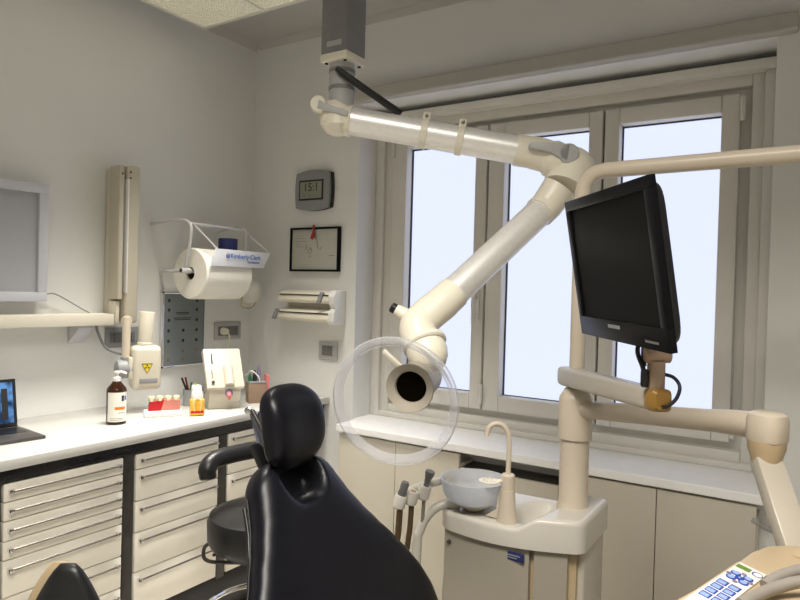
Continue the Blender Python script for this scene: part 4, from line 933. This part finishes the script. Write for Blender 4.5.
# raised rear hood with hollow front
bm = new(); rings = []
for k in range(13):
    q = k / 12; x = 2.585 + 0.33 * q
    hgt = 0.001 + 0.030 * sm(0, 0.45, q) * min(1, (1 - q) * 6 + 0.2); yfr = -1.300 - 0.10 * sm(0.0, 0.4, q)
    rings.append([V((x, -1.240, TZ - 0.006)), V((x, -1.252, TZ + hgt * 0.6)), V((x, -1.262, TZ + hgt)), V((x, -1.262 + (yfr + 1.262) * 0.6, TZ + hgt)), V((x, yfr + 0.008, TZ + hgt * 0.85)), V((x, yfr, TZ + hgt * 0.4)), V((x, yfr + 0.01, TZ - 0.006))])
loft(bm, rings); obj('rear_hood', bm, M_CREAM2, t, 60)
# keypad
kA, kB = V((2.513, -1.408, TZ)), V((2.546, -1.440, TZ)); kl = V((-0.262, -0.965, 0)).normalized(); kw = V((0.95, -0.258, -0.18)).normalized()
ko = V((2.516, -1.410, TZ + 0.0080)); KZ = kl.cross(kw); KZ = KZ if KZ.z > 0 else -KZ
pts = [ko, ko + kw * 0.040, ko + kw * 0.040 + kl * 0.27, ko + kl * 0.27]
obj('keypad_base', prism(new(), [ko - kw * 0.004 + kl * -0.004, ko - kw * 0.004 + kl * -0.004 - Z * 0.012, ko + kw * 0.044 + kl * -0.004 - Z * 0.003, ko + kw * 0.044 + kl * -0.004], kl * 0.28, 0.001), M_CREAM2, t)
pad = obj('keypad', prism(new(), pts, KZ * 0.0025, 0.0005), M_WHITE, t)
def kp(l, w_): return ko + kl * l * 0.9 + kw * w_ * 0.85 + KZ * 0.0026
obj('display', obox(new(), kp(0.018, 0.014), kl, kw, KZ, (0.013, 0.020, 0.001)), M_LCDGREEN, pad)
obj('dial_mark', lathe(new(), [(0.0075, 0), (0.0075, 0.0008)], kp(0.020, 0.038), KZ, 18), M_KEYBLUE, pad)
obj('dial_mark', lathe(new(), [(0.006, 0.0008), (0.006, 0.0012)], kp(0.0215, 0.039), KZ, 18), M_WHITE, pad)
kc_ = kp(0.062, 0.024)
obj('cross_key', obox(new(), kc_, kl, kw, KZ, (0.014, 0.012, 0.0016), 0.0005), M_KEYBLUE, pad)
obj('cross_dot', lathe(new(), [(0.002, 0.0008), (0.002, 0.0014)], kc_, KZ, 8), M_KEYLIGHT, pad)
for a, b in ((1, 1), (1, -1), (-1, 1), (-1, -1)):
    c = kc_ + kl * a * 0.0095 + kw * b * 0.0088
    obj('key', lathe(new(), [(0.0072, -0.0003), (0.0072, 0.0009)], c, KZ, 14), M_KEYBLUE, pad)
    obj('key', lathe(new(), [(0.0050, 0.0009), (0.0050, 0.0015)], c, KZ, 14), M_KEYLIGHT, pad)
for a, b in ((0.018, 0), (-0.018, 0.0), (0.0, 0.0155), (0, -0.0155)):
    obj('small_key', lathe(new(), [(0.0037, -0.0003), (0.0037, 0.001)], kc_ + kl * a + kw * b, KZ, 12), M_KEYGREY, pad)
for a in range(4):
    for b in (0.013, 0.033):
        c = kp(0.105 + 0.022 * a, b)
        obj('key', obox(new(), c, kl, kw, KZ, (0.016, 0.0145, 0.0014), 0.0005), M_KEYBLUE, pad)
        obj('key', obox(new(), c + KZ * 0.0008 + kl * 0.002, kl, kw, KZ, (0.010, 0.011, 0.001), 0.0003), M_KEYLIGHT, pad)
# hoses over the console
for k, pts in enumerate(([(2.555, -1.480, 1.008), (2.575, -1.450, 1.018), (2.62, -1.415, 1.028), (2.70, -1.39, 1.030), (2.80, -1.40, 1.025), (2.90, -1.44, 0.985)],
                         [(2.53, -1.560, 1.006), (2.565, -1.500, 1.014), (2.61, -1.463, 1.024), (2.68, -1.440, 1.026), (2.80, -1.45, 1.018), (2.90, -1.50, 0.985)],
                         [(2.58, -1.66, 1.006), (2.60, -1.580, 1.012), (2.65, -1.520, 1.016), (2.72, -1.49, 1.016), (2.82, -1.50, 1.012), (2.90, -1.54, 0.985)])):
    obj('hose', tube(new(), spline(pts, 7), 0.0085, 14), M_GREYHOSE, t)
rod = obj('clear_tube', tube(new(), [(2.518, -1.190, 1.014), (2.590, -1.200, 0.990)], 0.005, 14), G_ROD, t)
obj('arm_hub', lathe(new(), [(0.045, 0.88), (0.050, 0.885), (0.050, 0.950), (0.045, 0.956)], (2.64, -1.29, 0), Z, 28), M_UNIT, t)

# ================================================================== DENTAL CHAIR
rc = math.radians(55)
ca = V((1, 0, 0)); cw = V((0, 1, 0)); cL = ca * math.cos(rc) - Z * math.sin(rc); cn = ca * math.sin(rc) + Z * math.cos(rc); cT = V((1.598, -1.408, 1.024))
t = thing('dental_chair', (2.05, -1.60, 0), 'black leather dental chair with raised backrest and headrest', 'dental chair')
def lerp_tab(tab, x):
    for (x0, y0), (x1, y1) in zip(tab[:-1], tab[1:]):
        if x <= x1:
            q = max(0, (x - x0) / (x1 - x0)); q = q * q * (3 - 2 * q) * 0.3 + q * 0.7
            return y0 + (y1 - y0) * q
    return tab[-1][1]
def pillow(s_vals, cfun, wv, nfun, hfun, tfun, disp=None, seg=72, e1=0.55, e2=0.75):
    bm = new(); rings = []
    for s in s_vals:
        c, nrm, h, th = cfun(s), nfun(s), hfun(s), tfun(s); ring_p = []
        for k in range(seg):
            q = 2 * PI * k / seg; cu, sv = sgp(math.cos(q), e1), sgp(math.sin(q), e2)
            p = c + wv * h * cu + nrm * th * sv
            if disp and sv > 0: p += disp(s, cu, sv)
            ring_p.append(p)
        rings.append(ring_p)
    return loft(bm, rings)
HT = [(0.0, 0.112), (0.05, 0.134), (0.10, 0.152), (0.15, 0.178), (0.20, 0.210), (0.25, 0.243), (0.30, 0.272), (0.35, 0.292), (0.40, 0.300), (0.46, 0.290), (0.54, 0.26), (0.62, 0.21)]
def bh(s):
    h = lerp_tab(HT, s)
    return h * math.sqrt(max(0.0, 1 - ((0.05 - (s + 0.02)) / 0.05) ** 2)) ** 0.5 if s < 0.03 else h
def bt(s):
    e = (s + 0.02) / 0.05
    th = 0.050 * (math.sqrt(max(0, 1 - (1 - e) ** 2)) if e < 1 else 1)
    e2 = (0.63 - s) / 0.06
    return max(0.004, th * (math.sqrt(max(0, 1 - (1 - e2) ** 2)) if e2 < 1 else 1))
def bdisp(s, cu, sv):
    uu = abs(cu) * lerp_tab(HT, s); k = 1 - sm(0.75, 1.25, math.hypot(uu / 0.060, max(0, s - 0.035) / 0.062))
    hollow = -0.012 * (1 - abs(cu) ** 2) * sm(0.05, 0.2, s)
    return cn * (-0.060 * k + hollow) * sv
svals = [-0.0195, -0.018, -0.014, -0.008, 0.0, 0.01] + [0.02 + 0.58 * k / 60 for k in range(61)] + [0.612, 0.62, 0.626, 0.6295]
back = obj('backrest', pillow(svals, lambda s: cT + cL * s - cn * 0.050, cw, lambda s: cn, bh, bt, bdisp, seg=96), M_LEATHER, t, 60)
# seam along the near side
def edge_pt(s, side_, off): return cT + cL * s - cn * 0.050 + cw * side_ * (lerp_tab(HT, s) + 0.0005) + cn * off
obj('seam', tube(new(), [edge_pt(0.04 + 0.5 * k / 20, -1, -0.012) for k in range(21)], 0.0018, 6), M_VINYL, back)
obj('back_shell', pillow([0.05 + 0.54 * k / 20 for k in range(21)], lambda s: cT + cL * s - cn * 0.103, cw, lambda s: cn, lambda s: bh(s) * 0.86, lambda s: 0.012), M_BLACK, t, 60)
# headrest
hL = V((ca.x * 0.05, ca.y * 0.05, -1)).normalized(); hL = (ca * 0.16 - Z).normalized(); hN = cw.cross(hL); hN = hN if hN.dot(ca) > 0 else -hN
hC = V((1.598, -1.420, 1.102))
def hh_(s):
    q = s / 0.098; return 0.089 * (max(0, 1 - abs(q) ** 3.2)) ** 0.40 * (1 + 0.05 * -q)
def ht_(s):
    q = s / 0.098; return max(0.003, 0.046 * (max(0, 1 - abs(q) ** 2.6)) ** 0.5)
hs = [-0.0975, -0.096, -0.093, -0.088] + [-0.082 + 0.164 * k / 26 for k in range(27)] + [0.088, 0.093, 0.096, 0.0975]
def hdisp(s, cu, sv): return hN * (-0.014 * (1 - cu * cu)) * (1 - (s / 0.098) ** 2) * sv
hr_ = obj('headrest', pillow(hs, lambda s: hC + hL * s - hN * 0.02 * (s / 0.098) ** 2, cw, lambda s: hN, hh_, ht_, hdisp, seg=64, e1=0.7, e2=0.8), M_LEATHER, t, 60)
bp4 = [V((1.471, -1.441, 1.123)), V((1.500, -1.395, 1.120)), V((1.560, -1.375, 0.995)), V((1.519, -1.436, 0.985))]
brk = obj('headrest_plate', prism(new(), bp4, V((-0.004, 0.005, 0.0)), 0.001), mat('blued_steel', (0.26, 0.27, 0.33), 0.3, metal=0.2, noise=0.03), hr_)
br0 = bp4[0]
obj('headrest_lever', tube(new(), [br0 + V((0.0, -0.006, 0.002)), br0 + V((0.025, -0.012, 0.004)), br0 + V((0.062, -0.012, -0.040))], 0.006, 12), M_DARK, hr_)
obj('lever_knob', lathe(new(), [(0.004, -0.008), (0.009, -0.006), (0.009, 0.008), (0.005, 0.010)], br0 + V((0.012, -0.012, 0.004)), (0.5, -0.8, 0.2), 16), M_CHROME, hr_)
obj('headrest_arm', tube(new(), [(bp4[0] + bp4[1]) / 2 + V((0.0, 0.004, -0.01)), hC - hN * 0.035], 0.014, 12), M_BLACK, hr_)
obj('headrest_post', obox(new(), cT - cn * 0.075 - cL * 0.0, cw, cL, cn, (0.09, 0.16, 0.018), 0.004), M_BLACK, t)
# seat, legrest, base (below the frame)
sb = cT + cL * 0.60 - cn * 0.05
def seat_c(s): return V((sb.x, sb.y, 0)) + ca * (s - 0.06) + Z * (0.535 + 0.05 * sm(0.0, 0.5, s) - 0.12 * sm(0.55, 1.05, s))
seat_vals = [0.0, 0.004, 0.012, 0.025] + [0.04 + 1.0 * k / 30 for k in range(31)] + [1.055, 1.068, 1.076, 1.08]
def seat_e(s):
    e = min(s, 1.08 - s) / 0.04; return math.sqrt(max(0.01, 1 - (1 - e) ** 2)) if e < 1 else 1
obj('seat', pillow(seat_vals, seat_c, cw, lambda s: Z, lambda s: (0.25 - 0.06 * sm(0.3, 1.0, s)) * (0.85 + 0.15 * seat_e(s)), lambda s: 0.055 * seat_e(s)), M_LEATHER, t, 60)
bc3 = V((sb.x, sb.y, 0)) + ca * 0.32
obj('pedestal', lathe(new(), [(0.13, 0.04), (0.14, 0.06), (0.11, 0.30), (0.13, 0.47), (0.16, 0.500)], bc3, Z, 32), M_UNIT, t)
obj('foot_plate', obox(new(), bc3 + Z * 0.021, ca, cw, Z, (0.75, 0.44, 0.040), 0.012, 3), M_UNIT, t)
bjoint = V((sb.x, sb.y, 0)) + ca * 0.02
obj('back_hinge', obox(new(), bjoint + Z * 0.52, ca, cw, Z, (0.16, 0.20, 0.06), 0.01), M_BLACK, t)

# ================================================================== STOOLS
def stool_base(t, c, zseat, foot=True):
    obj('gas_column', lathe(new(), [(0.026, 0.09), (0.026, 0.28), (0.016, 0.285), (0.016, zseat)], c, Z, 20), M_BLACK, t)
    for k in range(5):
        an = 2 * PI * k / 5 + 0.35; d = V((math.cos(an), math.sin(an), 0))
        l = obj('base_leg', tube(new(), [c + Z * 0.105, c + d * 0.15 + Z * 0.09, c + d * 0.27 + Z * 0.072], [0.022, 0.018, 0.013], 12), M_BLACK, t)
        obj('caster', lathe(new(), [(0.018, -0.014), (0.026, -0.011), (0.026, 0.011), (0.018, 0.014)], c + d * 0.27 + Z * 0.027, Z.cross(d), 16), M_GREYPL, l)
        obj('caster_stem', tube(new(), [c + d * 0.27 + Z * 0.075, c + d * 0.27 + Z * 0.03], 0.007, 8), M_BLACK, l)
sc0 = V((1.060, -0.945, 0))
t = thing('assistant_stool', sc0, 'black round stool with curved padded arm in front of the drawers', 'stool')
obj('seat', lathe(new(), [(0.150, 0.555), (0.180, 0.560), (0.190, 0.580), (0.192, 0.640), (0.184, 0.660), (0.15, 0.670), (0.002, 0.674)], sc0, Z, 48), M_VINYL, t)
obj('seat_pan', lathe(new(), [(0.10, 0.530), (0.145, 0.535), (0.150, 0.556)], sc0, Z, 32), M_BLACK, t)
arc = spline([(0.935, -1.088, 0.782), (0.929, -1.086, 0.815), (0.926, -1.055, 0.836), (0.930, -0.985, 0.842), (0.945, -0.90, 0.842), (0.975, -0.83, 0.842), (1.02, -0.785, 0.842)], 6)
obj('arm_pad', tube(new(), arc, [0.024] + [0.028] * 3 + [0.030] * (len(arc) - 5) + [0.026], 20), M_VINYL, t)
obj('arm_post', tube(new(), spline([(1.015, -0.79, 0.835), (1.025, -0.745, 0.70), (1.04, -0.76, 0.55), (1.06, -0.88, 0.535)], 6), 0.013, 12), M_BLACK, t)
obj('lever_bar', tube(new(), spline([(0.985, -0.97, 0.545), (0.90, -1.04, 0.545), (0.882, -1.055, 0.515), (0.90, -1.045, 0.485), (0.99, -0.985, 0.482)], 6), 0.0065, 10), M_DARK, t)
obj('height_lever', tube(new(), [(1.0, -0.93, 0.545), (0.90, -1.03, 0.500)], 0.005, 8), M_DARK, t)
bm = new(); tube(bm, [sc0 + V((math.cos(q * PI / 20) * 0.20, math.sin(q * PI / 20) * 0.20, 0.325)) for q in range(40)], 0.009, 10, closed=True)
for q in range(5): an = 2 * PI * q / 5; tube(bm, [sc0 + V((math.cos(an) * 0.03, math.sin(an) * 0.03, 0.27)), sc0 + V((math.cos(an) * 0.20, math.sin(an) * 0.20, 0.325))], 0.006, 8)
obj('foot_ring', bm, M_CHROME, t)
stool_base(t, sc0, 0.54)

oc2 = V((1.30, -1.98, 0))
t = thing('operator_stool', oc2, 'operator stool with pointed black backrest and cream back shell', 'stool')
bw = V((0.84, 0.54, 0)).normalized(); bn = V((0.54, -0.84, 0.10)).normalized(); bC = V((1.358, -1.815, 0.70))
def oh(s):
    q = (s + 0.155) / 0.31; return 0.016 + 0.150 * math.sin(min(1, q * 0.62) * PI / 2 * 1.0) ** 0.8 if q < 0.8 else 0.138 * math.sqrt(max(0.01, 1 - ((q - 0.8) / 0.21) ** 2)) + 0.004
def ot(s):
    q = (s + 0.155) / 0.31; return 0.006 + 0.026 * math.sin(PI * min(1, max(0, q))) ** 0.5
ovals = [-0.155 + 0.31 * k / 24 for k in range(25)]
ob = obj('backrest', pillow(ovals, lambda s: bC - Z * s * 1.0, bw, lambda s: bn, oh, ot, None, 48, 0.8, 0.8), M_VINYL, t, 60)
obj('backrest_shell', pillow(ovals, lambda s: bC - Z * (s + 0.006) - bn * 0.028 - bw * 0.030, bw, lambda s: bn, lambda s: oh(s) * 1.0, lambda s: ot(s) * 0.6, None, 48, 0.8, 0.8), M_CREAM2, t, 60)
obj('back_bar', tube(new(), spline([bC - bn * 0.045 - Z * 0.05, bC - bn * 0.05 - Z * 0.18, oc2 + V((0.02, 0.05, 0.46)), oc2 + Z * 0.455], 6), 0.014, 12), M_BLACK, t)
obj('seat', lathe(new(), [(0.13, 0.46), (0.172, 0.465), (0.18, 0.48), (0.18, 0.51), (0.165, 0.53), (0.002, 0.54)], oc2, Z, 40), M_VINYL, t)
stool_base(t, oc2, 0.46)
